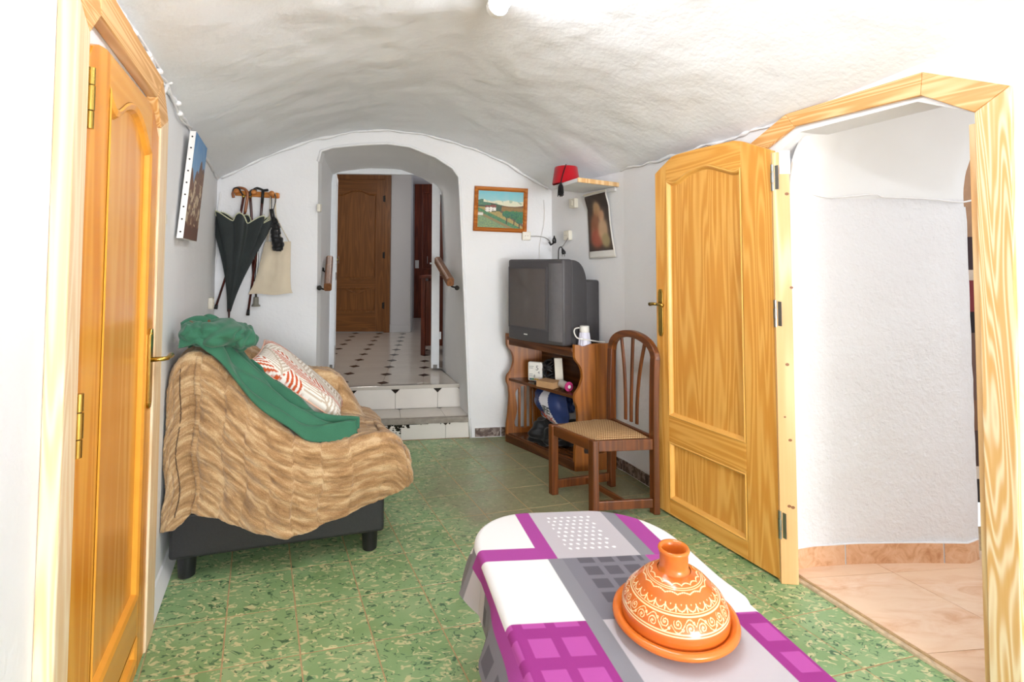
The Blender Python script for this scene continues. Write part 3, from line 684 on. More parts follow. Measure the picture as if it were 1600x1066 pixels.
t7 = thing('trim_7', 'pale pine casing with sloping top around the left door', 'door casing', PL.P(2.6, 0)); t7['kind'] = 'structure'
inn = [(2.228, 0), (2.228, 1.905), (2.305, 1.998), (2.945, 2.012), (3.018, 1.94), (3.012, 0)]; out = [(2.098, 0), (2.098, 1.962), (2.215, 2.092), (2.985, 2.112), (3.105, 2.0), (3.10, 0)]
for k in range(5):
    MB().strip([out[k], out[k+1]], [inn[k], inn[k+1]], 0, .036).xf(PL.X()).build('casing_board', M['trimlit'] if k in (0, 4) else M['trimh'], t7, bev=.004)
# --- right door, swung open against the wall
LP0, LP1 = G(1032, 798), G(1219, 910); PD = Plane(LP0, LP1)
d2 = thing('door_2', 'golden pine panelled door swung open against the right wall', 'door', PD.P(.36, 0)); d2['kind'] = 'structure'
top2 = [(-.012, 1.918), (.03, 1.945), (.12, 1.995), (.16, 2.002), (.30, 2.004), (.53, 2.0), (.575, 1.988), (.733, 1.912)]
pc2 = cosc([(.075, 1.868), (.142, 1.855), (.236, 1.893), (.354, 1.911), (.451, 1.88), (.527, 1.852), (.572, 1.862)], 22)
panel_door(PD, d2, top2, pc2, -.012, .733, .075, .572, (.012, .095, .41, .548), (M['oakv'], M['oakh'], M['oakv']), (-.034, 0.0), .012)
lever(PD, d2, .028, .985, 1.25, 1.165, 0.0, .05, M['brass'], .04, .017)
MB().tube([(.028, .03, 1.165), (.0, .036, 1.166), (-.03, .036, 1.162)], [.008, .009, .011], 12).xf(PD.X()).build('lever', M['brass'], d2, smooth=True)
for z in (1.785, 1.174, .252): hinge(PD, d2, .74, z-.06, z+.06, -.004, M['steel'])
# --- casing of the right doorway
t8 = thing('trim_8', 'pale pine casing with strong grain around the arched right doorway', 'door casing', PR.P(1.6, 0)); t8['kind'] = 'structure'
inn = [(1.150, 1.935), (1.315, 2.012), (1.82, 2.0), (1.975, 1.895), (1.955, 0)]; out = [(1.075, 1.985), (1.275, 2.078), (1.828, 2.082), (2.068, 1.955), (2.035, 0)]
for k in range(4): MB().strip([out[k], out[k+1]], [inn[k], inn[k+1]], 0, .02).xf(PR.X()).build('casing_board', M['trimv'] if k == 3 else M['trimh'], t8, bev=.003)
MB().strip([(1.978, 1.86), (1.962, 0)], [(1.955, 1.86), (1.94, 0)], -.14, .012).xf(PR.X()).build('jamb_lining', M['jamb'], t8, bev=.002)
ja, jb = G(1221, 913), G(1249, 915); pj = Plane(ja, jb)
MB().box((0, -.035, 0), (pj.L, 0, 1.90)).xf(pj.X()).build('jamb_board', M['jamb'], t8, bev=.003)
MB().box((.03, -.002, 1.80), (pj.L+.002, .003, 1.905)).xf(pj.X()).build('paint_patch', M['wall'], t8)
kn = MB()
for u, z in ((.045, 1.71), (.062, 1.29), (.03, .95), (.045, .72), (.05, .62), (.07, .5), (.04, .33), (.06, .33), (.06, 1.79)):
    kn.lathe([(random.uniform(.004, .008), 0), (.001, .001)], 10, (u, 0, 0)); 
kn = MB()
for u, z in ((.07, 1.29), (.045, .95), (.03, .72), (.05, .62), (.055, .33), (.04, .335), (.06, 1.71)):
    r = random.uniform(.004, .0075); kn.prism([(u+r*1.3*math.cos(a*.785), z+r*math.sin(a*.785)) for a in range(8)], -.001, .0006)
kn.xf(pj.X()).build('knots', plain('dark_knot', '#8a5a34', .5), t8)
# --- white double doors of the passage, opened towards the hall
def hall_leaf(name, lab, px, z1, x_dir):
    a = G(px[0], 579, HZ); b = G(px[1], 579, HZ); d = Vector((-.295, .955, 0)) if x_dir > 0 else Vector((-.16, .987, 0)); r = thing(name, lab, 'door', a); r['kind'] = 'structure'; W_ = .46; fr = MB(); xa = b-a
    X = lambda v: a+xa*v[0]+d*v[1]+Vector((0, 0, v[2]))
    for p0, p1 in (((0, 0, .02), (1, .06, z1-HZ)), ((0, W_-.06, .02), (1, W_, z1-HZ)), ((0, .06, .02), (1, W_-.06, .18)), ((0, .06, z1-HZ-.08), (1, W_-.06, z1-HZ)), ((0, .06, .86), (1, W_-.06, .94))): fr.box(p0, p1)
    fr.xf(X).build('leaf_frame', M['whitemetal'], r, bev=.003)
    for za, zb in ((.18, .86), (.94, z1-HZ-.08)): MB().box((.4, .06, za), (.6, W_-.06, zb)).xf(X).build('pane', M['frost'], r)
    s = 1.25 if x_dir > 0 else -.25
    lv = MB().tube([(.5, .03, 1.03), (s, .03, 1.03)], .008, 8); lv.tube([(s+x_dir*.3, .03, 1.03), (s+x_dir*.3, .03, 1.10)], .012, 8); lv.xf(X).build('handle', M['whitemetal'], r, smooth=True)
    for zz in (.3, 1.0, 1.7): MB().tube([X(Vector((.5-.62*x_dir, -.004, zz))), X(Vector((.5-.62*x_dir, -.004, zz+.07)))], .009, 8).build('hinge', M['whitemetal'], r)
    MB().box((.25, -.004, .022), (.75, 0, .055)).xf(X).build('bolt', M['steel'], r)
hall_leaf('door_3', 'narrow white metal door leaf folded open on the left of the passage', (512.5, 521.5), 2.28, 1)
hall_leaf('door_4', 'narrow white metal door leaf folded open on the right of the passage', (673.5, 686), 2.22, -1)
fr = MB(); c0 = niche(4, 1); Lx = BN[0]; Rx = BN[1]
fr.add([Vector((lerp(Lx.x, Rx.x, t), lerp(Lx.y, Rx.y, t)-.02+dy, z)) for t in (0.03, .97) for dy in (0, .05) for z in (2.272, 2.325)], [(0, 1, 3, 2), (4, 6, 7, 5), (0, 4, 5, 1), (2, 3, 7, 6), (0, 2, 6, 4), (1, 5, 7, 3)])
struct(fr.build('trim_9', M['whitemetal']), 'white metal header over the passage doors')
fl2 = MB().prism([(Lx.x+.02, 2.325), (Rx.x-.02, 2.325), (Rx.x-.15, 2.36), (lerp(Lx.x, Rx.x, .5), 2.40), (Lx.x+.15, 2.36)], 5.02, 5.05); struct(fl2.build('trim_10', M['frost']), 'shallow fanlight above the passage doors')
# --- hall door at the end
PH = Plane((-3.2, 7.72), (-1.5, 7.72)); u0h, _ = PH.uz(500, 400); u1h = PH.uz(602, 400)[0]; u0h = u1h-.86
d5 = thing('door_5', 'brown oak panelled door at the end of the hall', 'door', PH.P((u0h+u1h)/2, HZ)); d5['kind'] = 'structure'
TH = PH.uz(570, 281)[1]; zpb = PH.uz(570, 436)[1]; zp2t = PH.uz(570, 449)[1]
pr_ = PH.uz(589, 400)[0]; pl_ = pr_-.62
zt_ = PH.uz(560, 297)[1]; zc_ = PH.uz(575, 303)[1]
pch = cosc([(pl_, zc_), (pl_+.1, zc_), (pl_+.22, zt_-.01), (pl_+.31, zt_), (pl_+.40, zt_-.01), (pr_-.1, zc_), (pr_, zc_)], 18)
panel_door(PH, d5, [(u0h, TH), (u1h, TH)], pch, u0h, u1h, pl_, pr_, (HZ+.01, HZ+.30, zp2t, zpb), (M['halldoor'], M['halldoorh'], M['halldoor']), (.01, .04), .02)
MB().strip(cosc([(pl_+.02, zp2t-.0), (pl_+.15, zp2t-.01), (pl_+.31, zp2t-.075), (pr_-.15, zp2t-.01), (pr_-.02, zp2t)], 14), cosc([(pl_+.02, zp2t-.03), (pl_+.15, zp2t-.04), (pl_+.31, zp2t-.105), (pr_-.15, zp2t-.04), (pr_-.02, zp2t-.03)], 14), .026, .042).xf(PH.X()).build('moulding', M['halldoorh'], d5)
MB().strip(cosc([(pl_+.02, zpb+.03), (pl_+.15, zpb+.02), (pl_+.31, zpb-.045), (pr_-.15, zpb+.02), (pr_-.02, zpb+.03)], 14), cosc([(pl_+.02, zpb), (pl_+.15, zpb-.01), (pl_+.31, zpb-.075), (pr_-.15, zpb-.01), (pr_-.02, zpb)], 14), .026, .044).xf(PH.X()).build('moulding', M['halldoorh'], d5)
for a, b in (((u1h, 0, HZ), (u1h+.085, .055, TH+.08)), ((u0h-.085, 0, HZ), (u0h, .055, TH+.08)), ((u0h, 0, TH), (u1h, .055, TH+.08))): MB().box(a, b).xf(PH.X()).build('casing', M['halldoor'], d5, bev=.004)
for z in (.5, 1.25, 2.1): hinge(PH, d5, u1h, HZ+z-.4 if z > 3 else HZ+z-.15, HZ+z-.05, .05, M['iron'])
MB().ball(PH.P(u0h+.16, 1.45, .075), .03, 12, 8).build('knob', M['brass'], d5, smooth=True)
# --- far red-brown door
PF2 = Plane((-2.3, 9.75), (-.3, 9.75)); uu0 = PF2.uz(648, 400)[0]; uu1 = uu0+.82; TF = PF2.uz(660, 288)[1]
d6 = thing('door_6', 'red-brown wooden door far down the hall', 'door', PF2.P((uu0+uu1)/2, HZ)); d6['kind'] = 'structure'
panel_door(PF2, d6, [(uu0, TF), (uu1, TF)], [(uu0+.14, TF-.15), (uu1-.14, TF-.15)], uu0, uu1, uu0+.14, uu1-.14, (HZ+.0, HZ+.25, HZ+.75, HZ+.9), (M['redwood'],)*3, (.0, .05), .03)
MB().box((uu0+.02, .05, 1.30), (uu0+.09, .06, 1.45)).xf(PF2.X()).build('lock_plate', M['whitep'], d6)
# dark wooden cabinet standing in the hall beside the right leaf
ca = G(657, 555, HZ); cb = thing('hall_cabinet', 'dark red-brown wooden cabinet standing in the hall by the white door leaf', 'cabinet', ca)
zc = 1.4-24/800*ca.y
for p0, p1, nm in (((0, 0, HZ), (.05, .05, zc), 'post'), ((.40, 0, HZ), (.45, .05, zc), 'post'), ((.05, .015, HZ+.1), (.40, .035, zc-.03), 'door'), ((-.02, -.02, zc), (.47, .35, zc+.03), 'top'), ((0, .05, HZ+.06), (.03, .33, zc), 'side_panel'), ((.42, .05, HZ+.06), (.45, .33, zc), 'side_panel')):
    MB().box(Vector(p0)+Vector((ca.x, ca.y, 0)), Vector(p1)+Vector((ca.x, ca.y, 0))).build(nm, M['redwood'], cb, bev=.004)
# bead strand hanging on the far door
# --- handrails in the passage
def rail(px, lab, wallpts, w):
    pts = [Vector(p) for p in px]; d = (pts[1]-pts[0]).normalized(); r = thing('handrail', lab, 'handrail', pts[0])
    a = d.cross(Vector((0, 0, 1))).normalized(); b = a.cross(d); sec = []
    for (x, y) in [(-1, -.7), (-.7, -1), (.7, -1), (1, -.7), (1, .6), (.6, 1), (-.6, 1), (-1, .6)]: sec.append(a*x*w*.5+b*y*w*.6)
    MB().add([p+s for p in pts for s in sec], [tuple(range(8))[::-1], tuple(range(8, 16))]+[(k, (k+1) % 8, 8+(k+1) % 8, 8+k) for k in range(8)]).local().build('rail_bar', M['rail'], r, bev=.004)
    for q, t in zip(wallpts, (.08, .6)):
        p = pts[0].lerp(pts[1], t)-b*w*.5; q = Vector(q)
        br = MB().tube([q, q.lerp(p, .6)-Vector((0, 0, .012)), p], .007, 8); br.build('bracket', M['iron'], r, smooth=True)
        MB().ball(q, .02, 10, 6, (1, 1, 1)).build('bracket_plate', M['iron'], br and r)
def onside(x, y, i0, t):   # a pixel's point at passage depth t on its side wall
    yy = lerp(PB.P(1.0 if i0 else 0, 0).y, 5.0, t); r = ray(x, y); return CAM+r*(yy/r.y)
rL0, rL1 = onside(512, 449, 0, .10), onside(515, 405, 0, .55)
rail((rL0, rL1), 'short brown wooden handrail bar on black brackets, beside the coat hooks side of the passage', (onside(499, 450, 0, .06), onside(503, 421, 0, .4)), .058)
rR0, rR1 = onside(704, 441, 1, .15), onside(684, 407, 1, .72)
rail((rR0, rR1), 'short brown wooden handrail bar sloping inside the passage beside the landscape painting', (onside(714, 450, 1, .15), onside(697, 432, 1, .5)), .06)
for (x, y), t in (((499, 325), .05),): 
    p = onside(x, y, 0, t); o = MB().box((p.x-.012, p.y-.02, p.z-.03), (p.x+.012, p.y+.02, p.z+.03)).build('light_switch', M['cream'], bev=.004); tag(o, 'small cream switch inside the left edge of the passage', 'switch')
# ------------------------------------------------------------------ lamps
tl = thing('ceiling_lamp', 'white fluorescent tube lamp fixed to the vaulted ceiling', 'lamp', (-.06, 2.1, 2.5))
ta = G(775, 13, 2.46); td = Vector((.36, -.93, 0)).normalized()
MB().box((-.04, .0, .02), (.04, 1.25, .05)).xf(lambda v: ta+Vector((td.y, -td.x, 0))*v.x*1.0+td*v.y+Vector((0, 0, v.z))).build('batten', M['whitep'], tl, bev=.006)
MB().tube([ta+td*(.03+.24*k)+Vector((0, 0, -.002)) for k in range(6)], .038, 16).build('tube', M['tube'], tl, smooth=True, split=40)
for s in (0.0, 1.23): MB().tube([ta+td*s+Vector((0, 0, -.002)), ta+td*(s+.03)+Vector((0, 0, -.002))], .043, 16).build('end_cap', M['whitep'], tl, smooth=True, split=40)
hl = thing('added_hall_lamp', 'round white glass lamp added out of view on the hall ceiling', 'lamp', (-1.75, 5.6, 2.86))
MB().lathe([(.02, 0.04), (.15, .04), (.15, 0)], 24, (-1.75, 5.6, 2.86)).build('lamp_base', M['whitep'], hl); MB().lathe([(.14, .0), (.16, -.03), (.13, -.09), (.05, -.115), (.002, -.12)], 24, (-1.75, 5.6, 2.86), False).build('lamp_shade', M['lampglass'], hl, smooth=True)
# ------------------------------------------------------------------ sofa with throw, coat and cushion
SA, SB = G(272, 912), G(572, 866); PS = Plane(SA+(SB-SA).normalized()*.012, SB); SL = Vector((-.428, .904, 0)); SLEN = .72
SF = lambda v: PS.P(v[0], v[2], 0)+SL*v[1]            # (across depth from wall to front, along length, height)
sofa = thing('armchair', 'wide black faux-leather armchair with stubby round feet under a tan plush throw', 'armchair', PS.P(.4, 0)+SL*.5)
MB().box((-.035, -.02, .105), (.875, SLEN, .30)).xf(SF).build('base', M['leather'], sofa, bev=.015, seg=3)
MB().box((.0, .02, .30), (.84, SLEN-.02, .44)).xf(SF).build('seat_cushion', M['leather'], sofa, bev=.03, seg=3)
MB().prism([(-.03, .30), (.30, .30), (.22, .60), (.09, .90), (.01, .90), (-.025, .82)], .03, SLEN-.05).xf(SF).build('backrest', M['leather'], sofa, bev=.02, seg=3)
MB().prism([(.05, .30), (.80, .30), (.80, .50), (.74, .66), (.68, .70), (.2, .72), (.05, .72)], SLEN-.18, SLEN-.01).xf(SF).build('armrest', M['leather'], sofa, bev=.04, seg=3)
for u, l in ((.03, .05), (.82, .05), (.03, SLEN-.08), (.82, SLEN-.08)):
    c = SF((u, l, 0)); MB().lathe([(.030, 0), (.034, .004), (.040, .11)], 18, c).build('foot', M['foot'], sofa, smooth=True, split=40)
# throw: profile across the sofa (u, z) from wall to front edge, hem height on the near side
TP = smoothcurve([(-.05, .80, 0), (-.042, .90, 0), (-.01, .965, 0), (.045, .99, 0), (.105, .955, 0), (.19, .86, 0), (.30, .735, 0), (.42, .63, 0), (.54, .555, 0), (.68, .535, 0), (.80, .552, 0), (.90, .545, 0), (.965, .49, 0), (.985, .42, 0), (.965, .36, 0)], 90)
hx = [-.06, -.045, .0, .03, .06, .09, .16, .26, .36, .44, .53, .62, .71, .80, .88, .94, .99]
hz = [.25, .245, .25, .275, .31, .30, .275, .225, .185, .165, .175, .20, .225, .255, .275, .30, .345]
def throw_pt(q, r):
    i = q*90; k = min(int(i), 89); p = TP[k].lerp(TP[k+1], i-k); u, z = p.x, p.y
    hem = min(interp(hx, hz, u), z-.012)
    fold = .016*math.sin(u*21+z*9)+.010*math.sin(u*43-z*17)
    if r < .40:                                            # hanging near side
        t = 1-r/.40; zz = lerp(z, hem, t); w = math.sin(PI*min(1, t*1.0)*.5)
        out = .03+.025*w+.012*math.sin(u*11+1.2+zz*5)*w+fold*w*.6
        if u < .06: out *= .5
        uu = u+.012*w*math.sin(zz*19)
        if q > .93: uu = u+.0
        v = Vector((uu, -out, zz)); arc = (z-zz)
        rd = .045; 
        if t < .12: kk = t/.12; v.y = -.035*kk-.0+(1-kk)*0; v.y = lerp(0, -out, math.sin(kk*PI/2)); 
        P = SF(v); lc = Vector((u*1.0, z-zz, 0))
    else:
        t = (r-.40)/.60; l = t*(SLEN+.02); zz = z
        # far armrest lifts the throw, the seat sinks between
        arm = max(0, min(1, (t-.62)/.14)); arm = arm*arm*(3-2*arm)
        if u > .2: zz = max(z, lerp(z, interp([.2, .4, .55, .68, .74, .80, .86, .92, 1.0], [.95, .80, .785, .765, .73, .65, .56, .49, .40], u), arm))
        sag = math.sin(PI*min(1, t/.62))*.02 if t < .62 and u > .35 and u < .9 else 0
        if u > .72: sag += min(1, t/.5)*.05*min(1, (u-.72)/.15)
        zz += -sag+.010*math.sin(l*17+u*9)*(1 if u > .1 else .3)
        if t > .95: zz -= (t-.95)/.05*.05
        P = SF((u, l, zz)); lc = Vector((u, -l, 0))
    return P, lc
NQ, NR = 230, 300; mb = MB(); lcs = []; vs = []
for i in range(NQ+1):
    for j in range(NR+1):
        P, lc = throw_pt(i/NQ, j/NR); vs.append(P); lcs.append(lc)
mb.add(vs, [(i*(NR+1)+j, (i+1)*(NR+1)+j, (i+1)*(NR+1)+j+1, i*(NR+1)+j+1) for i in range(NQ) for j in range(NR)])
# plush ribs in staggered blocks: displace along normals
arc = [0.0]
for k in range(90): arc.append(arc[-1]+(TP[k+1]-TP[k]).length)
tm = D.meshes.new('t'); tm.from_pydata(mb.v, [], mb.f); nrm = [v.normal.copy() for v in tm.vertices]; D.meshes.remove(tm)
for n_, v in enumerate(mb.v):
    i, j = divmod(n_, NR+1); q = i/NQ*90; k_ = min(int(q), 89); a = lerp(arc[k_], arc[k_+1], q-k_); lc = lcs[n_]
    blk = math.floor((a+.02*noise.noise(Vector((a*3, lc.y*4, 0))))/.135); ph = (blk*2.39) % 6.28; e = ((a/.135) % 1.0); edge = min(e, 1-e)
    slope = .35*(a-.6)
    rib = noise.noise(Vector((blk*7.3+a*2.0, (lc.y+slope*.25)*30+ph, .3)))
    d = .0085*rib+.004*noise.noise(Vector((a*40, lc.y*60, 2)))+.0025*noise.noise(v*150)-.004*max(0, 1-edge/.12)
    # out from the sofa
    nn = nrm[n_]; nn = nn if nn.dot(Vector((.3, -.8, .6))) > 0 else -nn
    mb.v[n_] = v+nn*(d+.008)
    lcs[n_] = Vector((a, lc.y+slope*.25+.011*math.sin(blk*2.4), 0))
for n_, v in enumerate(mb.v):
    k_ = .007-(v-PL.A).dot(PL.n)
    if k_ > 0: mb.v[n_] = v+PL.n*k_
mb.lc = lcs
tb = mb.build('plush_throw', M['fur'], smooth=True, solid=.008); tag(tb, 'tan ribbed plush throw draped over the black armchair', 'throw blanket')
MB().tube([throw_pt(.15, .03+.35*k/80)[0]-SL*.014+PS.d*.0022*noise.noise(Vector((k*.9, 0, 0))) for k in range(81)], [.002+.0025*abs(noise.noise(Vector((k*.7, 3, 0)))) for k in range(81)], 6).build('seam', fabric('dark_brown_stitching', '#5e4630', 300), tb, smooth=True)
# green fleece: a band following the throw from the back top to the seat
GP = smoothcurve([(-.015, 1.055, 0), (.05, 1.075, 0), (.12, 1.02, 0), (.20, .90, 0), (.31, .775, 0), (.43, .67, 0), (.54, .60, 0), (.64, .578, 0), (.76, .575, 0)], 80)
def coat_pt(q, r):
    i = q*80; k = min(int(i), 79); p = GP[k].lerp(GP[k+1], i-k)
    l0 = interp([0, .12, .35, .7, .9, 1], [-.035, -.05, -.045, -.02, .02, .06], q); l1 = interp([0, .1, .3, .5, .7, .85, 1], [.20, .235, .235, .225, .215, .20, .10], q)
    l = lerp(l0, l1, r); z = p.y
    f = .020*math.sin(r*15+q*5)+.015*math.sin(r*29-q*11)+.018*noise.noise(Vector((q*7, r*5, 1)))
    z += f*(.4+.6*math.sin(PI*min(1, r*1.1)))+.012*math.sin(PI*r)
    z += .085*min(1, r*1.3)**.8*interp([0, .1, .25, .6, .8, 1], [.2, .5, 1, .9, .45, .1], q)
    if r < .12: z -= (1-r/.12)**2*.03
    if r > .86: z -= ((r-.86)/.14)**2*.10
    u = p.x+.01*math.sin(q*22+r*8)
    return SF((u, l, z))
coat = thing('green_fleece_jacket', 'crumpled green fleece jacket thrown over the armchair back', 'jacket', PS.P(.2, .6)+SL*.1)
coat_mb = MB().grid(coat_pt, 110, 60)
# bundled hood and collar on the back top
def lump(c, rx, ry, rz, seed, n=80, m=50, amp=.28):
    mb = MB(); vs = []
    for i in range(m+1):
        for k in range(n):
            th = PI*i/m; ph = 2*PI*k/n; d = Vector((math.sin(th)*math.cos(ph), math.sin(th)*math.sin(ph), math.cos(th)))
            w_ = noise.noise(d*1.6+Vector((0, seed, 0))); rr = 1+amp*.8*noise.noise(d*1.7+Vector((seed, 0, 0)))+amp*.42*math.sin((d.x*.8+d.y*.5-d.z*.4)*8+5*w_+seed)*(.6+.4*noise.noise(d*3+Vector((seed, 2, 0))))
            vs.append((c[0]+d.x*rx*rr, c[1]+d.y*ry*rr, c[2]+d.z*rz*rr))
    mb.add(vs, [(i*n+k, (i+1)*n+k, (i+1)*n+(k+1) % n, i*n+(k+1) % n) for i in range(m) for k in range(n)]); return mb
lump((.13, .08, 1.07), .125, .14, .062, 3.1).xf(SF).build('hood', M['greencloth'], coat, smooth=True)
lump((.035, .02, 1.085), .058, .075, .055, 9.4, amp=.25).xf(SF).build('collar', M['greencloth'], coat, smooth=True)
lump((.235, .10, 1.045), .06, .09, .06, 5.6, amp=.3).xf(SF).build('sleeve', M['greencloth'], coat, smooth=True)
MB().tube([SF((.03+.02*math.sin(k*.9), -.03+k*.012, 1.135-.010*abs(k-4))) for k in range(9)], .006, 8).build('brown_lining', fabric('brown_jacket_lining', '#6a5638', 300), coat, smooth=True)
MB().tube([SF((.095, .02, 1.14)), SF((.10, .015, 1.10)), SF((.11, .01, 1.075))], .006, 8).build('drawcord', fabric('brown_cord', '#6b4a2c', 300), coat, smooth=True)
# cushion leaning on the backrest
c00, c10, c01, c11 = SF((.29, .50, .935)), SF((.70, .50, .55)), SF((.215, .22, .865)), SF((.655, .22, .53))
cu0, cu1 = c00, c10; cn = (c10-c00).cross(c01-c00).normalized(); cn = cn if cn.z > 0 else -cn
def cushion_pt(sgn):
    def f(a, b):
        x, y = 2*a-1, 2*b-1; m = (1-x**4)*(1-y**4); px_ = x*(1-.07*(1-y*y)*x*x); py_ = y*(1-.07*(1-x*x)*y*y); t = .07*max(m, 0)**.42
        p = c00.lerp(c10, .5+.5*px_); q = c01.lerp(c11, .5+.5*px_); return p.lerp(q, .5+.5*py_)+cn*(sgn*t+.06)
    return f
# leaf print on the cushion
def leafprint(a, b):
    base = lin('#efe9e0'); t = noise.noise(Vector((a*3, b*3, 0)))
    cells = [(.02, .05, .3, 0), (.32, .30, .9, 1), (.62, .10, .5, 1), (.42, .62, .45, 0), (.72, .42, .8, 2), (.98, .22, .6, 0), (.92, .62, .3, 0), (.12, .62, 1.1, 1), (.66, .85, .7, 1), (.25, .95, .4, 0), (.98, .95, 1.0, 2)]
    best = None
    for (cx, cy, an, k) in cells:
        dx, dy = a-cx, b-cy; s = dx*math.cos(an)+dy*math.sin(an); n_ = -dx*math.sin(an)+dy*math.cos(an)
        w_ = .17*max(0, 1-(s/.40)**2)
        if abs(n_) < w_: best = (s, n_, w_, k); break
    if best is None: return lin('#efe9e0') if (math.sin((a*40+b*60)) < .35) else lin('#c9b8a2')
    s, n_, w_, k = best; colr = lin('#c2562c') if k == 0 else lin('#f0ebe2') if k == 1 else lin('#b8a58e'); gap = lin('#f0ebe2') if k != 1 else lin('#c4b4a0')
    if abs(n_) < .010: return gap
    return colr if math.sin((s*1.0+abs(n_)*1.1)*100) > -.15 else gap
def over_cushion(v):
    e1, e2 = c10-c00, c01-c00; r_ = v-c00; r_ = r_-cn*r_.dot(cn); g11, g12, g22 = e1.dot(e1), e1.dot(e2), e2.dot(e2); d_ = g11*g22-g12*g12
    b1, b2 = r_.dot(e1), r_.dot(e2); a, b = (b1*g22-b2*g12)/d_, (b2*g11-b1*g12)/d_; ac, bc = min(max(a, 0), 1), min(max(b, 0), 1)
    x, y = 2*ac-1, 2*bc-1; t = .07*max((1-x**4)*(1-y**4), 0)**.42; p = c00.lerp(c10, ac).lerp(c01.lerp(c11, ac), bc)
    lim = .06+t+.009-math.hypot((a-ac)*e1.length, (b-bc)*e2.length)*1.6; h = (v-p).dot(cn)
    return v+cn*(lim-h) if h < lim else v
coat_mb.v = [over_cushion(v) for v in coat_mb.v]
coat_mb.build('body', M['greencloth'], coat, smooth=True, solid=.012)
cush = thing('throw_cushion', 'white cushion with orange and taupe leaf print on the armchair', 'cushion', cu0.lerp(cu1, .5))
NC = 110; mb = MB()
for sg in (1, -1):
    g = MB().grid(cushion_pt(sg), NC, NC); mb.add(g.v, g.f)
cols = [leafprint(i/NC, j/NC) for i in range(NC+1) for j in range(NC+1)]; mb.c = cols+cols
cov = mb.build('cover', vcol('leaf_print_cotton', .85, .2, 500, .2), cush, smooth=True)
pip = [cushion_pt(0)(a, b) for a, b in [(k/24, 0) for k in range(24)]+[(1, k/24) for k in range(24)]+[(1-k/24, 1) for k in range(24)]+[(0, 1-k/24) for k in range(25)]]
mb = MB().tube(pip, .004, 8); mb.build('piping', vcol('striped_piping', .8) if False else fabric('orange_white_piping', '#e2b49c', 400), cov, smooth=True)

# ------------------------------------------------------------------ low table, cloth, tajine
TZ = .55; tO = Vector((.102, 1.509, 0)); ta_ = Vector((.997, .077, 0)); tb_ = Vector((.275, -.9615, 0))
TU0, TU1, TV0, TV1 = -.172, .42, -.275, .86; TRr = .20
TW = lambda u, v, z: tO+ta_*u+tb_*v+Vector((0, 0, z))
table = thing('low_table', 'low table under a purple, grey and white cloth', 'table', TW(.12, .3, 0))
def rrect(u0, u1, v0, v1, r, n=10):
    out = []
    for (cu, cv, a0) in ((u1-r, v1-r*.4, 0), (u0+r, v1-r*.4, 90), (u0+r, v0+r, 180), (u1-r, v0+r, 270)):
        rr = r if cv < .3 else r*.4
        cu2 = cu if cv < .3 else (u1-rr if cu > .1 else u0+rr)
        for k in range(n+1): a = R(a0+90*k/n); out.append((cu2+rr*math.cos(a), cv+rr*math.sin(a)))
    return out
mb = MB().prism(rrect(TU0+.012, TU1-.012, TV0+.012, TV1-.012, TRr), TZ-.032, TZ-.008, 'z'); mb.xf(lambda v: TW(v.x, v.y, v.z)).build('table_top', M['mahogh'], table)
for u, v in ((TU0+.10, TV0+.15), (TU1-.10, TV0+.15), (TU0+.10, TV1-.12), (TU1-.10, TV1-.12)): MB().lathe([(.022, 0), (.024, .03), (.03, TZ-.03)], 14, TW(u, v, 0)).build('leg', M['mahog'], table, smooth=True, split=40)
PUR, PUL, PUS = lin('#96317f'), lin('#b24f9c'), lin('#a24390')
WHT, LG, GR, DG, DGS = lin('#e6e5e3'), lin('#bdb7bb'), lin('#86848a'), lin('#7c7981'), lin('#605d65')
def sq(u, v, u0, v0, du, dv, w_, h_):
    a = (u-u0) % du; b = (v-v0) % dv; return 0 <= a < w_ and 0 <= b < h_
def cloth_col(u, v):
    if u < -.20:                                                   # left overhang
        if u > -.235 and v > -.06: return PUS
        if v < .06: return LG if v > -.05 else GR
        return DGS if sq(u, v, -.31, .12, .09, .095, .045, .06) else DG
    if u > .46: return WHT
    vv = v
    if v < 0:
        if u < .031:
            if v > -.062: return PUS
            if u > -.018: return PUS
            return WHT
        if u < .275:
            if .075 < u < .225 and -.25 < v < -.045:
                a = ((u-.075)/.022); b = ((v+.25)/.0235); row = int(b); fa = (a+.5*(row % 2)) % 1-.5; fb = b % 1-.5
                if fa*fa+fb*fb < .05: return lin('#f7f5f5')
            return LG
        if u < .315: return GR
        if u < .375: return PUS
        return WHT
    if v < .262:
        if u < 0: return WHT
        if u < .042: return GR
        if u < .285: return DGS if (sq(u, v, .085, .045, .058, .058, .042, .04) and .085 < u < .27 and v < .21) else DG
        if u < .345: return PUL if v < .035 else LG
        return WHT
    if v < .60:
        if u < 0: return PUL if sq(u, v, -.155, .315, .078, .092, .056, .058) and v < .59 else PUR
        if u < .042: return GR
        if u < .352: return LG
        return PUL if sq(u, v, .375, .305, .072, .092, .045, .058) else PUR
    if u < 0: return WHT
    if u < .3: return DG
    return WHT
OV = .15; nu, nv = 300, 420; mb = MB(); vs = []; cs_ = []
def near_rr(u, v):
    r = TRr if v < .3 else TRr*.4; cu = min(max(u, TU0+r), TU1-r); cv = min(max(v, TV0+r), TV1-r); du, dv = u-cu, v-cv; d = math.hypot(du, dv)
    if d <= r: return u, v, 0, 0, 0
    n1, n2 = du/d, dv/d; return cu+n1*r, cv+n2*r, d-r, n1, n2
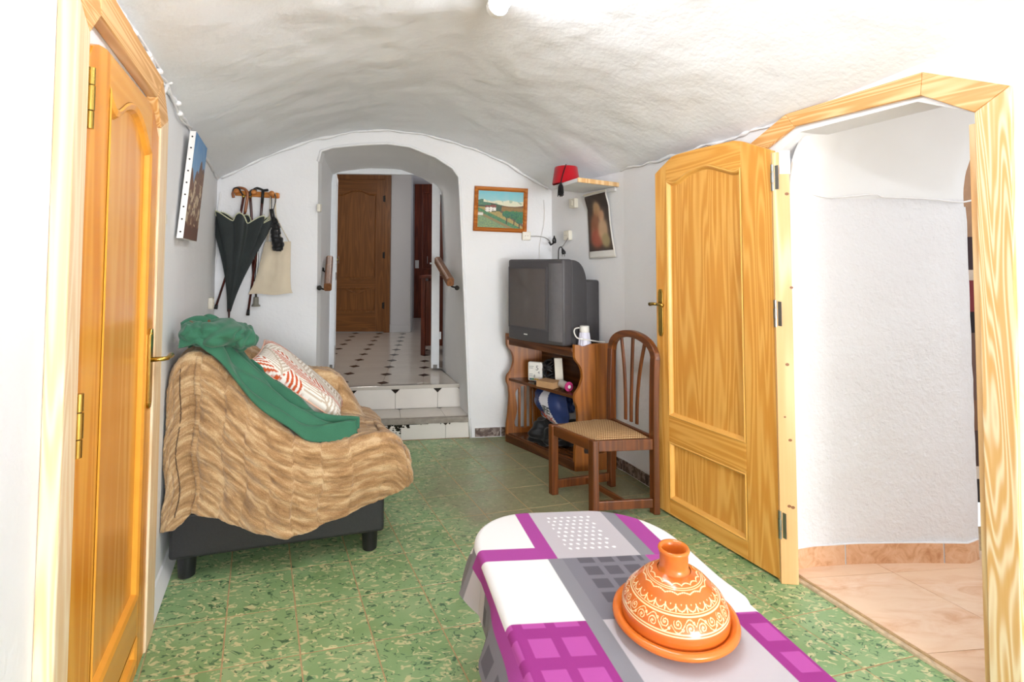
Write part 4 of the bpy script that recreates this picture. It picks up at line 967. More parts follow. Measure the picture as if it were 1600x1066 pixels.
for i in range(nu+1):
    for j in range(nv+1):
        u = lerp(TU0-OV, TU1+OV, i/nu); v = lerp(TV0-OV, TV1+OV, j/nv); pu, pv, e, n1, n2 = near_rr(u, v)
        if e <= 0: P = TW(u, v, TZ+.0006*noise.noise(Vector((u*9, v*9, 0))))
        else:
            rb = .018; al = min(e/rb, PI/2*.86); h = rb*math.sin(al); dz = rb*(1-math.cos(al)); rest = max(0, e-rb*PI/2*.86)
            ang = math.atan2(n2, n1); fl = .38+.30*math.sin(ang*5+pv*9+1.0)+.12*math.sin(pv*24+ang*3)
            fl = max(.08, fl); h += rest*fl; dz += rest*math.sqrt(max(.05, 1-fl*fl)); P = TW(pu+n1*h, pv+n2*h, TZ-dz)
        vs.append(P); cs_.append(cloth_col(u, v))
mb.add(vs, [(i*(nv+1)+j, (i+1)*(nv+1)+j, (i+1)*(nv+1)+j+1, i*(nv+1)+j+1) for i in range(nu) for j in range(nv)]); mb.c = cs_
tc = mb.build('tablecloth', vcol('printed_cotton_cloth', .75, .25, 700, .15), smooth=True); tag(tc, 'tablecloth printed with purple, grey and white blocks on the low table', 'tablecloth')
# tajine
tj = G(1054, 964, TZ+.022); tj.z = TZ+.001; RP = .143
taj = thing('tajine', 'orange glazed clay tajine with cream painted scrolls on the tablecloth', 'tajine', tj)
M['clay'] = plain('orange_glazed_clay', '#d87228', .18, 0, .6, .06, 18)
MB().lathe([(.001, 0), (.085, 0), (.105, .004), (RP-.01, .016), (RP, .026), (RP-.002, .034), (RP-.012, .036), (RP-.022, .030), (RP-.026, .022), (.06, .018), (.001, .018)], 96, tj, False).build('dish', M['clay'], taj, smooth=True)
lidp = smoothcurve([(.119, .022, 0), (.1215, .035, 0), (.120, .053, 0), (.111, .074, 0), (.094, .092, 0), (.076, .110, 0), (.056, .124, 0), (.038, .132, 0)], 120)
NL = 640; mb = MB(); vs = []; cs_ = []
CLAY, CREAM = lin('#d26a26'), lin('#f3dea8')
larc = [0.0]
for k in range(120): larc.append(larc[-1]+(lidp[k+1]-lidp[k]).length)
LT = larc[-1]
def lidcol(s, ph):     # s: arc length from bottom, ph: angle
    def near(x, w_): return abs(s-x) < w_
    b0, b1 = .034, .072
    if near(b0, .0016) or near(b0+.0055, .0009) or near(b1, .0014) or near(b1+.0048, .0010): return CREAM
    if b0+.007 < s < b1-.002:
        N = 13; c = (ph/(2*PI)*N) % 1.0; x = (c-.5)*.056; y = s-(b0+b1)/2-.001
        k = int(ph/(2*PI)*N); fl = 1 if k % 2 else -1; y *= fl
        # wavy stem
        if abs(y-.0125*math.sin(x/.056*2*PI)) < .0011: return CREAM
        for cx_, sg in ((-.013, -1), (.014, 1)):
            dx, dy = x-cx_, (y+sg*.0035)*sg; r = math.hypot(dx, dy); th = math.atan2(dy, dx)
            if r < .0100:
                sp = (r/.0100*1.7-th/(2*PI)) % 1.0
                if sp < .30 or r < .0013: return CREAM
            if abs(math.hypot(dx-.0095, dy-.010)-.002) < .0009: return CREAM
    # scallops above the band
    N = 24; c = (ph/(2*PI)*N) % 1.0; x = (c-.5)*.026; y = s-(b1+.0075)
    if 0 < y < .016:
        if abs(y-.010*abs(2*c-1)**2.2-.0015) < .0013: return CREAM
        if math.hypot(x, y-.0135) < .0014: return CREAM
        if (min(c, 1-c))*.026 < .0014 and y < .015: return CREAM
    # rings near the neck
    t0 = LT-.038
    if near(t0+.010, .0010) or near(t0+.014, .0008): return CREAM
    N = 16; c = (ph/(2*PI)*N) % 1.0; tri = abs(2*c-1)
    if abs(s-(t0+.001+.005*tri**.7)) < .0012: return CREAM
    if abs(s-(t0+.019+.006*abs(math.sin(PI*c))**.6)) < .0013: return CREAM
    return CLAY
for k in range(121):
    p = lidp[k]
    for a in range(NL):
        ph = 2*PI*a/NL; vs.append(tj+Vector((p.x*math.cos(ph), p.x*math.sin(ph), p.y))); cs_.append(lidcol(larc[k], ph))
mb.add(vs, [(k*NL+a, k*NL+(a+1) % NL, (k+1)*NL+(a+1) % NL, (k+1)*NL+a) for k in range(120) for a in range(NL)]); mb.c = cs_
mb.build('lid', vcol('painted_glazed_clay', .16, .6), taj, smooth=True)
MB().lathe([(.037, .131), (.0335, .134), (.0325, .145), (.0325, .165), (.035, .173), (.0365, .177), (.0345, .181), (.030, .181), (.026, .176), (.0245, .160), (.024, .140), (.001, .138)], 56, tj, False).build('neck', M['clay'], taj, smooth=True)
# ------------------------------------------------------------------ dining chair
CA, CB, CC, CDd = Vector((.252, 3.165, 0)), Vector((.452, 2.885, 0)), Vector((.800, 2.925, 0)), Vector((.625, 3.28, 0))
CF = lambda v: (CA*(1-v[0]/.38)*(1-v[1]/.39)+CB*(v[0]/.38)*(1-v[1]/.39)+CC*(v[0]/.38)*(v[1]/.39)+CDd*(1-v[0]/.38)*(v[1]/.39))+Vector((0, 0, v[2]))
W_, DP = .38, .39
chair = thing('dining_chair', 'dark wooden dining chair with arched splat back and woven beige seat', 'chair', CF((.19, .19, 0)))
for x in (.0, W_): MB().box((x-.021, -.021, 0), (x+.021, .021, .418)).xf(CF).build('front_leg', M['chair'], chair, bev=.006)
zt, za = .86, .985
for x in (.0, W_):
    n = 14; vs = []
    for k in range(n+1):
        z = zt*k/n; b = .012*max(0, (z-.42)/.44)**2; vs += [(x-.02, DP-.02+b, z), (x+.02, DP-.02+b, z), (x+.02, DP+.018+b, z), (x-.02, DP+.018+b, z)]
    MB().add(vs, [(0, 1, 2, 3), tuple(n*4+i for i in range(4))]+[(k*4+i, k*4+(i+1) % 4, k*4+4+(i+1) % 4, k*4+4+i) for k in range(n) for i in range(4)]).xf(CF).build('back_post', M['chair'], chair, bev=.005)
vs = []; n = 26
for k in range(n+1):
    a = PI*k/n; cx_, cz_ = W_/2-(W_/2)*math.cos(a), zt-.012+(za-zt)*max(0, math.sin(a))**.85
    for dx, dy in ((1.0, -.018), (1.0, .018), (-1.0, .018), (-1.0, -.018)):
        nx, nz_ = -math.cos(a), math.sin(a); vs.append((cx_+nx*dx*.021, DP+.012+dy, cz_+nz_*dx*.021))
MB().add(vs, [(0, 1, 2, 3), tuple(n*4+i for i in range(4))]+[(k*4+i, k*4+(i+1) % 4, k*4+4+(i+1) % 4, k*4+4+i) for k in range(n) for i in range(4)]).xf(CF).build('crest_arch', M['chairh'], chair, bev=.005)
for sb, stp, zz in ((.36, .24, .945), (.49, .52, .965), (.62, .79, .945)):
    pts = smoothcurve([(sb*W_, DP+.002, .45), (sb*W_+(stp-sb)*W_*.04, DP+.004, .58), (sb*W_+(stp-sb)*W_*.35, DP+.008, .76), (stp*W_, DP+.012, zz)], 16)
    vs = []
    for p in pts: vs += [(p.x-.010, p.y-.006, p.z), (p.x+.010, p.y-.006, p.z), (p.x+.010, p.y+.006, p.z), (p.x-.010, p.y+.006, p.z)]
    n = len(pts)-1; MB().add(vs, [(0, 1, 2, 3), tuple(n*4+i for i in range(4))]+[(k*4+i, k*4+(i+1) % 4, k*4+4+(i+1) % 4, k*4+4+i) for k in range(n) for i in range(4)]).xf(CF).build('splat', M['chair'], chair, bev=.003)
for nm, p0, p1, m in (('seat_rail', (.02, -.014, .355), (W_-.02, .014, .415), 'chairh'), ('seat_rail', (.02, DP-.014, .355), (W_-.02, DP+.014, .425), 'chairh'), ('side_rail', (-.014, .02, .355), (.014, DP-.02, .415), 'chair'), ('side_rail', (W_-.014, .02, .355), (W_+.014, DP-.02, .415), 'chair'), ('stretcher', (-.011, .02, .035), (.011, DP-.02, .085), 'chair'), ('stretcher', (W_-.011, .02, .035), (W_+.011, DP-.02, .085), 'chair'), ('stretcher', (.01, DP*.52, .045), (W_-.01, DP*.52+.022, .075), 'chairh')):
    MB().box(p0, p1).xf(CF).build(nm, M[m], chair, bev=.004)
def seat_pt(a, b):
    x, y = 2*a-1, 2*b-1; e = max(abs(x), abs(y)); z = .412+.034*(1-abs(x)**5)*(1-abs(y)**5)
    r = .93 if abs(x*y) > .9 else 1; return Vector((.012+(W_-.024)*a, .004+(DP-.022)*b, z))
g = MB().grid(seat_pt, 40, 40); mb = MB(); mb.add(g.v, g.f); mb.xf(CF).build('seat_pad', M['seat'], chair, smooth=True)

# ------------------------------------------------------------------ television stand
KF, KE1, KE2 = Vector((-.052, 4.085, 0)), Vector((.478, -.585, 0)), Vector((.285, .045, 0))
SW, SDp = .76, .30
KX = lambda v: KF+KE1*(v[0]/SW)+KE2*(v[1]/SDp)+Vector((0, 0, v[2]))
stand = thing('television_stand', 'mahogany television stand with curved side panels in the corner', 'stand', KX((.38, .15, 0)))
def sidepoly(low):
    f = [(p.x, p.y) for p in smoothcurve([(.0, .845, 0), (.0, .79, 0), (.006, .745, 0), (.045, .69, 0), (.055, .62, 0), (.03, .55, 0), (.004, .515, 0), (.0, .47, 0), (.016, .43, 0)], 30)]
    f2 = [(p.x, p.y) for p in smoothcurve([(.016, .43, 0), (.022, .36, 0), (.018, .28, 0), (.010, .20, 0), (.0, .13, 0), (.0, .0, 0)], 18)]
    topw = [(p.x, p.y) for p in smoothcurve([(.0, .845, 0), (.03, .842, 0), (.07, .83, 0), (.13, .846, 0), (.20, .85, 0), (.28, .848, 0), (.30, .85, 0)], 18)]
    return f+f2[1:]+[(.30, 0)]+topw[::-1][:-1]
hole = [(p.x, p.y) for p in smoothcurve([(.07, .115, 0), (.062, .15, 0), (.075, .20, 0), (.085, .26, 0), (.075, .33, 0), (.07, .38, 0), (.10, .42, 0), (.15, .43, 0), (.20, .42, 0), (.225, .38, 0), (.225, .28, 0), (.23, .18, 0), (.22, .12, 0), (.15, .105, 0)], 36)]
for x in (0, SW-.022):
    mb = holed(sidepoly(0), [hole if x == 0 else [(p[0], .105+(p[1]-.105)*.72) for p in hole]], 0, .022)
    mb.xf(lambda v, x=x: Vector((x+v.y, v.x, v.z))); mb.local(); mb.xf(KX).build('side_panel', M['mahog'], stand, bev=.003)
for nm, p0, p1 in (('top_board', (.022, -.006, .795), (SW-.022, .30, .82)), ('front_rail', (.022, .012, .755), (SW-.022, .03, .795)), ('shelf', (.022, .012, .475), (SW-.022, .30, .497)), ('bottom_board', (.022, .01, .05), (SW-.022, .30, .07)), ('plinth', (.01, -.004, .0), (SW-.01, .018, .062)), ('back_panel', (.022, .288, .497), (SW-.022, .30, .795))):
    MB().box(p0, p1).xf(KX).build(nm, M['mahogh'], stand, bev=.004)
for x in (.0,):
    MB().box((x+.005, .10, .10), (x+.017, .115, .45)).xf(KX).build('slat', M['mahog'], stand); MB().box((x+.005, .15, .10), (x+.017, .165, .45)).xf(KX).build('slat', M['mahog'], stand); MB().box((x+.005, .195, .10), (x+.017, .21, .45)).xf(KX).build('slat', M['mahog'], stand)
# ------------------------------------------------------------------ CRT television
T0, T1 = Vector((-.03, 3.975, 0)), Vector((.352, 3.555, 0)); TE2 = Vector((.9, .43, 0)).normalized()*.90; TVW = (T1-T0).length; VZ = .822
TX = lambda v: T0+(T1-T0)*(v[0]/TVW)+TE2*v[1]+Vector((0, 0, VZ+v[2]))
tv = thing('television', 'bulky dark grey tube television on the mahogany stand', 'television', TX((TVW/2, .15, 0)))
def bez(a, y): return -.020*math.sin(PI*a)
mb = MB(); n = 20; vs = []
for k in range(n+1):
    x = TVW*k/n; b = bez(k/n, 0); vs += [(x, b, .0), (x, b, .605), (x, .09, .605), (x, .09, .0)]
mb.add(vs, [(0, 1, 2, 3), tuple(n*4+i for i in range(4))]+[(k*4+i, k*4+(i+1) % 4, k*4+4+(i+1) % 4, k*4+4+i) for k in range(n) for i in range(4)])
tvb = mb.xf(TX).build('front_bezel', M['tvgrey'], tv, bev=.016, seg=3, smooth=True)
sx0, sx1, sz0, sz1 = .028, .42, .105, .535
g = MB().grid(lambda a, b: (lerp(sx0, sx1, a), bez(lerp(sx0, sx1, a)/TVW, 0)-.004-.010*(1-(2*a-1)**2)*(1-(2*b-1)**2), lerp(sz0, sz1, b)), 24, 24); sc_ = g.xf(TX).build('screen', M['screen'], tv, smooth=True)
fr_ = MB()
for a, b in (((sx0-.014, sz0-.014), (sx1+.014, sz0)), ((sx0-.014, sz1), (sx1+.014, sz1+.014)), ((sx0-.014, sz0), (sx0, sz1)), ((sx1, sz0), (sx1+.014, sz1))):
    m = 12
    vs = []
    for k in range(m+1):
        x = lerp(a[0], b[0], k/m); y = bez(x/TVW, 0); vs += [(x, y-.006, a[1]), (x, y-.006, b[1]), (x, y+.01, b[1]), (x, y+.01, a[1])]
    fr_.add(vs, [(0, 1, 2, 3), tuple(m*4+i for i in range(4))]+[(k*4+i, k*4+(i+1) % 4, k*4+4+(i+1) % 4, k*4+4+i) for k in range(m) for i in range(4)])
fr_.xf(TX).build('screen_surround', M['tvgrey'], tvb)
mb = MB(); vs = []; n = 14                                   # rounded speaker column
for k in range(n+1):
    a = k/n; x = lerp(.445, TVW-.004, a); y = bez(x/TVW, 0)-.014*math.sin(PI*a); vs += [(x, y, .03), (x, y, .575)]
mb.add(vs, [(k*2, k*2+2, k*2+3, k*2+1) for k in range(n)]); mb.xf(TX).build('speaker_column', plain('silver_grey_plastic', '#6a686a', .35), tv, smooth=True)
ps = [(p.x, p.y) for p in smoothcurve([(.085, .60, 0), (.13, .595, 0), (.17, .575, 0), (.205, .53, 0), (.225, .47, 0), (.23, .40, 0)], 16)]+[(.23, .0), (.085, .0)]
mb = MB().prism(ps, .012, TVW-.006, 'x'); mb.xf(TX).build('housing', M['tvside'], tv, bev=.01, seg=2, smooth=True)
MB().box((.09, .22, .01), (TVW-.012, .355, .455)).xf(TX).build('rear_housing', M['tvside'], tv, bev=.015, seg=3, smooth=True)
text_mesh('samit', .018, lambda v: TX((.20+v[0], bez(.4, 0)-.002-v[2], .045+v[1])), 'badge', M['paper'], tv) if False else MB().box((.20, -.0215, .048), (.235, -.017, .056)).xf(TX).build('badge', M['paper'], tvb)
# ------------------------------------------------------------------ things on the stand
ST, SH, SBt = .821, .498, .071
jp = G(916, 536, ST+.0); jp = Vector((.503, 3.580, ST))
jug = thing('blender_beaker', 'milky plastic beaker with white lid on the television stand', 'beaker', jp); jp.z = ST
MB().lathe([(.046, 0), (.045, .004), (.038, .06), (.032, .10), (.030, .102)], 28, jp).build('cup', M['translucent'], jug, smooth=True, split=40)
MB().lathe([(.033, .10), (.034, .105), (.032, .14), (.029, .143)], 28, jp).build('lid', M['whitep'], jug, smooth=True, split=40)
for k in range(14): a = 2*PI*k/14; MB().box((-.0015, -.0015, 0), (.0015, .0015, .09)).xf(lambda v, a=a: jp+Vector((math.cos(a)*(.046-.14*v.z)+v.x, math.sin(a)*(.046-.14*v.z)+v.y, v.z+.006))).build('rib', M['translucent'], jug)
cp = [jp+Vector(p) for p in ((-.037, -.01, .13), (-.066, -.018, .125), (-.074, -.026, .10), (-.055, -.046, .065), (.0, -.054, .055), (.055, -.045, .045), (.10, -.02, .035), (.14, .0, .03))]
tag(MB().tube(smoothcurve(cp, 40), .0045, 8).build('power_cord', M['whitep'], smooth=True), 'white cord wrapped round the milky beaker', 'cord')
# white labelled card box
def flatbox(name, lab, cat, c, w_, d_, h_, an, mat, bev=.004):
    r = thing(name, lab, cat, c); ca, sa = math.cos(an), math.sin(an)
    X = lambda v: c+Vector((v[0]*ca-v[1]*sa, v[0]*sa+v[1]*ca, v[2])); MB().box((-w_/2, -d_/2, 0), (w_/2, d_/2, h_)).xf(X).build('body', mat, r, bev=bev); return r, X
c = G(837, 595, SH+.002); c.z = SH+.001
r, X = flatbox('monitor_box', 'white boxy blood-pressure style display with printed face on the shelf', 'display', c, .115, .04, .145, R(-18), M['whitep'], .012)
r['label'] = 'white rounded box with printed digits and a coloured strip on the shelf'; r['category'] = 'box'
for t_, sz, x, z in (('5', .05, .005, .085), ('4', .03, .022, .058), ('8', .03, -.012, .03)): text_mesh(t_, sz, lambda v, x=x, z=z: X((x+v[0], -.0205-v[2], z+v[1])), 'printed_digit', plain('grey_print', '#6d6d70', .6), r.children[0])
for x, z, l in ((-.045, .11, .035), (-.045, .098, .03), (-.045, .052, .028), (-.045, .04, .028)): MB().box((x, -.0208, z), (x+l, -.02, z+.004)).xf(X).build('printed_line', plain('grey_print_line', '#8d8d90', .6), r.children[0])
for k, cc in enumerate(('#2f7f9a', '#3f9a5a', '#d9a02f', '#d9b53f')): MB().box((-.042+k*.018, -.0208, .012), (-.025+k*.018, -.02, .022)).xf(X).build('colour_strip', plain('strip_%d' % k, cc, .6), r.children[0])
# black cable bundle
kc = G(860.5, 597.5, SH); kc.z = SH
pts = []
for k in range(220): a = k*.31; pts.append(kc+Vector((.046*math.cos(a)*(1+.2*math.sin(k*.07)), .034*math.sin(a), .092+.056*math.sin(k*.053)+.029*math.sin(a*1.3))))
tag(MB().tube(pts, .0062, 7).build('cable_bundle', M['black'], smooth=True), 'tangled bundle of black cables on the stand shelf', 'cable')
c = G(841.5, 599.5, SH); c.z = SH+.0005; r, X = flatbox('black_charger', 'flat black charger brick lying before the cable bundle', 'charger', c, .075, .03, .014, R(-50), M['black'])
c = G(856, 606, SH); c.z = SH+.001; r, X = flatbox('cardboard_box', 'small brown cardboard box lying on the stand shelf', 'box', c+Vector((.01, .03, 0)), .15, .11, .045, R(-40), M['card'], .002)
c = G(875, 604, SH); c.z = SH+.001; tag(MB().box((-.03, -.012, 0), (.03, .012, .20)).xf(lambda v: c+Vector((v.x+.18*v.z*-.3, v.y+.03, v.z))).build('plastic_tray', M['cream'], bev=.004), 'cream plastic tray standing on edge inside the stand', 'tray')
c = G(884, 610, SH); c.z = SH+.034
reel = thing('pink_reel', 'pink reel with clear tape at the right end of the shelf', 'reel', c-Vector((0, 0, .033)))
ax = Vector((.42, -.9, 0)).normalized(); b_ = Vector((0, 0, 1)); a_ = ax.cross(b_)
RX = lambda v: c+a_*v[0]+b_*v[1]+ax*v[2]
MB().lathe([(.012, .038), (.033, .038), (.033, .046), (.012, .046)], 28).xf(RX).build('flange', M['pink'], reel, smooth=True, split=40); MB().lathe([(.028, -.06), (.028, .038)], 24).xf(RX).build('roll', M['clear'], reel, smooth=True, split=40)
for k in range(3): a = k*PI/3; MB().box((-.003, -.028, .0462), (.003, .028, .048)).xf(lambda v, a=a: RX((v.x*math.cos(a)-v.y*math.sin(a), v.x*math.sin(a)+v.y*math.cos(a), v.z))).build('spoke', M['pink'], reel)
MB().lathe([(.012, .046), (.012, .052), (.004, .052)], 16).xf(RX).build('hub', M['whitep'], reel)
# bags on the bottom board
def bag(name, lab, c, rx, ry, rz, seed, mat, amp=.3):
    return tag(lump((0, 0, 0), rx, ry, rz, seed, amp=amp).xf(lambda v: c+Vector((v[0], v[1], max(v[2], -rz*.8)+rz*.8))).build(name, mat, smooth=True), lab, 'bag')
c = KX((.36, .15, SBt+.001)); bag('black_bag', 'slumped shiny black bag on the bottom of the stand', c, .18, .12, .098, 4.4, M['blkbag'], .45)
c = KX((.37, .12, .27)); blue = thing('shopping_bag', 'navy and white shopping bag lettered IFE lying on the black bag', 'bag', c)
def bb(a, b):   # curved front of the bag
    th = lerp(-1.2, 1.2, a); h = b; rr = .135+.03*noise.noise(Vector((a*4, b*3, 6))); k = max(0, math.sin(PI*min(1, b*.9+.1)))**.5
    lx = math.sin(th)*rr*1.35*(.75+.25*k); ly = -math.cos(th)*rr*.75*k; return Vector((.36+lx+(.05*(1-b)), .14+ly*.9, .27+.185*h-.06*(a)*(1-b)))
def bcol(a, b):
    x = a+.22*(b-.5); w0, w1 = .42, .62
    if w0 < x < w1: return lin('#dcdadf')
    if b < .07: return lin('#e4e2e4')
    if a < .33 and b < .62 and abs((a-.2)+(b-.3)*.3) < .10: return lin('#5f6f9c')
    return lin('#24386c')
N_ = 70; mb = MB().grid(bb, N_, N_); mb.c = [bcol(i/N_, j/N_) for i in range(N_+1) for j in range(N_+1)]; bfr = mb.xf(KX).build('front', vcol('printed_bag_plastic', .4, .5), blue, smooth=True, solid=.006)
lump((.37, .17, .36), .13, .07, .09, 2.2, amp=.3).xf(KX).build('body', M['navy'], blue, smooth=True)
def bagtext(t_, sz, a0, b0, col):
    def fn(v):
        a = a0+v[0]/.36; b = b0+v[1]/.20-.25*(v[0]); p = bb(a, b); q = bb(a, b+.01); return KX(p+Vector((0, -.008-v[2], 0)))
    text_mesh(t_, sz, fn, 'lettering', col, bfr, .001)
bagtext('IFE', .055, .46, .36, plain('dark_green_print', '#20352f', .6)); bagtext('BACK', .045, .36, .14, plain('orange_print', '#c85a3a', .6))
# ------------------------------------------------------------------ things on the back wall, left part: peg rack with canes and umbrellas
rk = thing('peg_rack', 'wooden peg rack with three round knobs on the back wall', 'peg rack', PB.P(.29, 1.9))
MB().prism([(.135, 1.918), (.14, 1.958), (.45, 1.945), (.462, 1.94), (.462, 1.905), (.45, 1.9)], .0, .018).xf(PB.X()).build('board', M['rack'], rk, bev=.005)
for u, z in ((.165, 1.945), (.292, 1.938), (.42, 1.932)):
    pg_ = MB().tube([(u, .015, z), (u, .05, z)], .011, 12).xf(PB.X()).build('peg', M['rack'], rk, smooth=True); MB().ball((u, .062, z), .021, 16, 10, (1, .8, 1)).xf(PB.X()).build('knob', M['rack'], pg_, smooth=True)
def stick(name, lab, cat, parts, grp=None):
    r = thing(name, lab, cat, parts[0][1][-1] if False else PB.P(parts[0][1][0][0], 1.0)); 
    for nm, pts, rad, m in parts: MB().tube(pts, rad, 10).xf(PB.X()).build(nm, M[m], r, smooth=True)
    return r
U = lambda x, y: PB.uz(x, y)
def up3(x, y, o): u, z = PB.off(o).uz(x, y); return (u, o, z)
stick('walking_cane', 'light brown hook-handled cane hanging from the first knob', 'cane', [('shaft', [up3(383, 332, .026), up3(360, 410, .020), up3(338, 478, .020)], .008, 'cane'),
    ('handle', smoothcurve([up3(365, 309, .034), up3(364, 302, .034), up3(369, 295, .034), up3(375, 293.5, .034), up3(383, 296, .034), up3(387, 303, .033), up3(385.5, 316, .030), up3(383, 332, .026)], 30), .0105, 'canelight'), ('rubber_tip', [up3(338.5, 476, .020), up3(337, 483, .020)], [.010, .013], 'black')])
stick('walking_cane', 'dark cane with black T-shaped grip hanging over the middle knob', 'cane', [('shaft', [up3(410, 305, .050), up3(408.5, 330, .034), up3(403, 380, .0285), up3(388, 486, .0285)], .0085, 'cane'),
    ('handle', smoothcurve([up3(394, 297.5, .056), up3(400, 294, .056), up3(407, 295.5, .056), up3(412, 297.5, .056), up3(419, 297, .056)], 20), [.006]*6+[.009]*10+[.010]*5, 'black'), ('grip_stem', [up3(411, 298, .056), up3(409.5, 318, .042)], [.011, .010], 'black'), ('rubber_tip', [up3(388.2, 484, .0285), up3(387.2, 493, .0285)], [.010, .013], 'black')])
stick('walking_cane', 'dark slender cane with brass collar hanging behind the large umbrella', 'cane', [('shaft', [up3(391, 306, .030), up3(391.8, 318, .018), up3(393, 335, .0105), up3(396, 440, .0105)], .0090, 'cane'), ('handle', smoothcurve([up3(391, 307, .030), up3(391.5, 300, .031), up3(395, 297, .032), up3(401, 297.5, .032)], 12), .009, 'black'), ('collar', [up3(391.1, 306.5, .029), up3(391.2, 309, .027)], .0105, 'brass')])
# large umbrella hanging tip down
um = thing('large_umbrella', 'large dark green-black furled umbrella with pale piping hanging tip down', 'umbrella', PB.P(.2, 1.02))
tip = Vector(up3(358, 487, .053)); topc = Vector(up3(380, 341, .097)); axu = (topc-tip)
NU = 96; NVu = 40; HU = axu.length
def umb_pt(ph, t):
    # cone widening upward with eight loose folds; the right side bulges out
    rr = .014+.185*t**1.08*(.5+.5*t)
    fold = 1+.26*math.cos(8*ph+.9*math.sin(3*t))*(t**.45)
    x = rr*math.cos(ph)*fold*(1.02 if math.cos(ph) < 0 else .92+.16*math.sin(PI*min(1, t))); y = rr*.30*math.sin(ph)*fold
    sc = 1+.045*math.cos(8*ph)*t**6-.035*t**3*(math.cos(ph))
    c = tip.lerp(topc, t*sc); yy = max(.041, c.y+y); return Vector((max(.303*yy+.008, c.x+x), yy, c.z))
mb = MB(); mb.add([umb_pt(2*PI*i/NU, j/NVu) for i in range(NU) for j in range(NVu+1)], [(i*(NVu+1)+j, ((i+1) % NU)*(NVu+1)+j, ((i+1) % NU)*(NVu+1)+j+1, i*(NVu+1)+j+1) for i in range(NU) for j in range(NVu)])
umc = mb.xf(PB.X()).build('canopy', M['umb'], um, smooth=True)
MB().tube([umb_pt(2*PI*i/NU, 1.0) for i in range(NU+1)], .0045, 6, False).xf(PB.X()).build('piping', M['umbpipe'], umc, smooth=True)
MB().tube([tuple(tip+Vector((0, 0, .02))), tuple(tip-Vector((.0, 0, .05)))], [.009, .005], 10).xf(PB.X()).build('ferrule', M['cane'], um, smooth=True)
MB().tube([up3(372, 350, .093), up3(376, 334, .090), up3(381, 306, .060)], .009, 10).xf(PB.X()).build('shaft', M['cane'], um, smooth=True)
MB().tube(smoothcurve([up3(381, 307, .061), (.1935, .058, 1.945), (.1845, .057, 1.9645), (.165, .057, 1.9725), (.1455, .057, 1.9645), (.1375, .057, 1.945)], 20), .006, 10).xf(PB.X()).build('handle', M['black'], um, smooth=True)
MB().tube([up3(380.5, 309, .0632), up3(381.1, 305, .059)], .011, 10).xf(PB.X()).build('collar', M['brass'], um, smooth=True)
for i in range(8):
    p = umb_pt(2*PI*(i+.0)/8, 1.0); MB().tube([p, p+Vector((.002, 0, .014))], .0025, 6).xf(PB.X()).build('rib_tip', M['steel'], umc)
# small folding umbrella
su = thing('folding_umbrella', 'small black folding umbrella hanging by its strap from the third knob', 'umbrella', PB.P(.43, 1.5))
MB().tube([up3(424, 327, .125), up3(427, 343, .125)], [.0155, .0145], 12).xf(PB.X()).build('handle', M['black'], su, smooth=True)
pts = [up3(427, 342, .125), up3(430, 350, .125), up3(431, 360, .125), up3(431, 368, .125), up3(433, 376, .125), up3(434, 384, .125), up3(435, 391, .125), up3(435, 393, .125)]
mb = MB().tube(smoothcurve(pts, 40), [(.022, .030, .036, .032, .040, .042, .036, .02)[min(7, int(k/40*7.99))] for k in range(41)], 24)
mb.v = [v+Vector((.012*noise.noise(v*35), .010*noise.noise(v*28+Vector((5, 0, 0))), .004*noise.noise(v*30))) for v in mb.v]
mb.xf(PB.X()).build('canopy', M['blkbag'], su, smooth=True)
MB().tube(smoothcurve([up3(424.5, 328, .122), up3(424.4, 312, .065), (.404, .036, 1.930), (.42, .036, 1.9465), (.436, .036, 1.930), up3(431, 313, .07), up3(427, 328, .120)], 40), .003, 6).xf(PB.X()).build('wrist_strap', M['black'], su, smooth=True)
# tote bag
tt = thing('tote_bag', 'natural cotton tote bag hanging flat from the third knob', 'tote bag', PB.P(.43, 1.15))
Lb = smoothcurve([(.375, 1.56, 0), (.352, 1.45, 0), (.325, 1.33, 0), (.30, 1.24, 0), (.262, 1.16, 0)], 30); Rb = smoothcurve([(.562, 1.565, 0), (.562, 1.45, 0), (.563, 1.32, 0), (.568, 1.22, 0), (.582, 1.162, 0)], 30)
def tote(sg):
    def f(a, b):
        i = b*30; k = min(int(i), 29); l = Lb[k].lerp(Lb[k+1], i-k); r = Rb[k].lerp(Rb[k+1], i-k); p = l.lerp(r, a); bul = (1-(2*a-1)**4)*math.sin(PI*min(1, .12+b*.83))
        d = .047+sg*(.016*bul+.004)+(.006*math.sin(a*9+b*2)+.004*noise.noise(Vector((a*6, b*6, sg))))*bul; return Vector((p.x, max(.008, d), p.y+(.006*math.sin(a*8) if b > .95 else 0)))
    return f
mb = MB()
for sg in (1, -1): g = MB().grid(tote(sg), 36, 36); mb.add(g.v, g.f)
mb.xf(PB.X()).build('body', M['tote'], tt, smooth=True)
for du in (0, .05):
    oo = .0245+.10*du; q = smoothcurve([(.385+du*.3, .047+du*.2, 1.555), (.398+du*.1, .044, 1.72), (.402, oo+.004, 1.86), (.4035, oo, 1.93), (.42, oo, 1.949), (.4365, oo, 1.93), (.44, oo+.004, 1.88), (.452, .044, 1.76), (.50+du, .047, 1.565)], 50)
    MB().tube(q, .006, 8, flat=.5).xf(PB.X()).build('strap', M['tote'], tt, smooth=True)
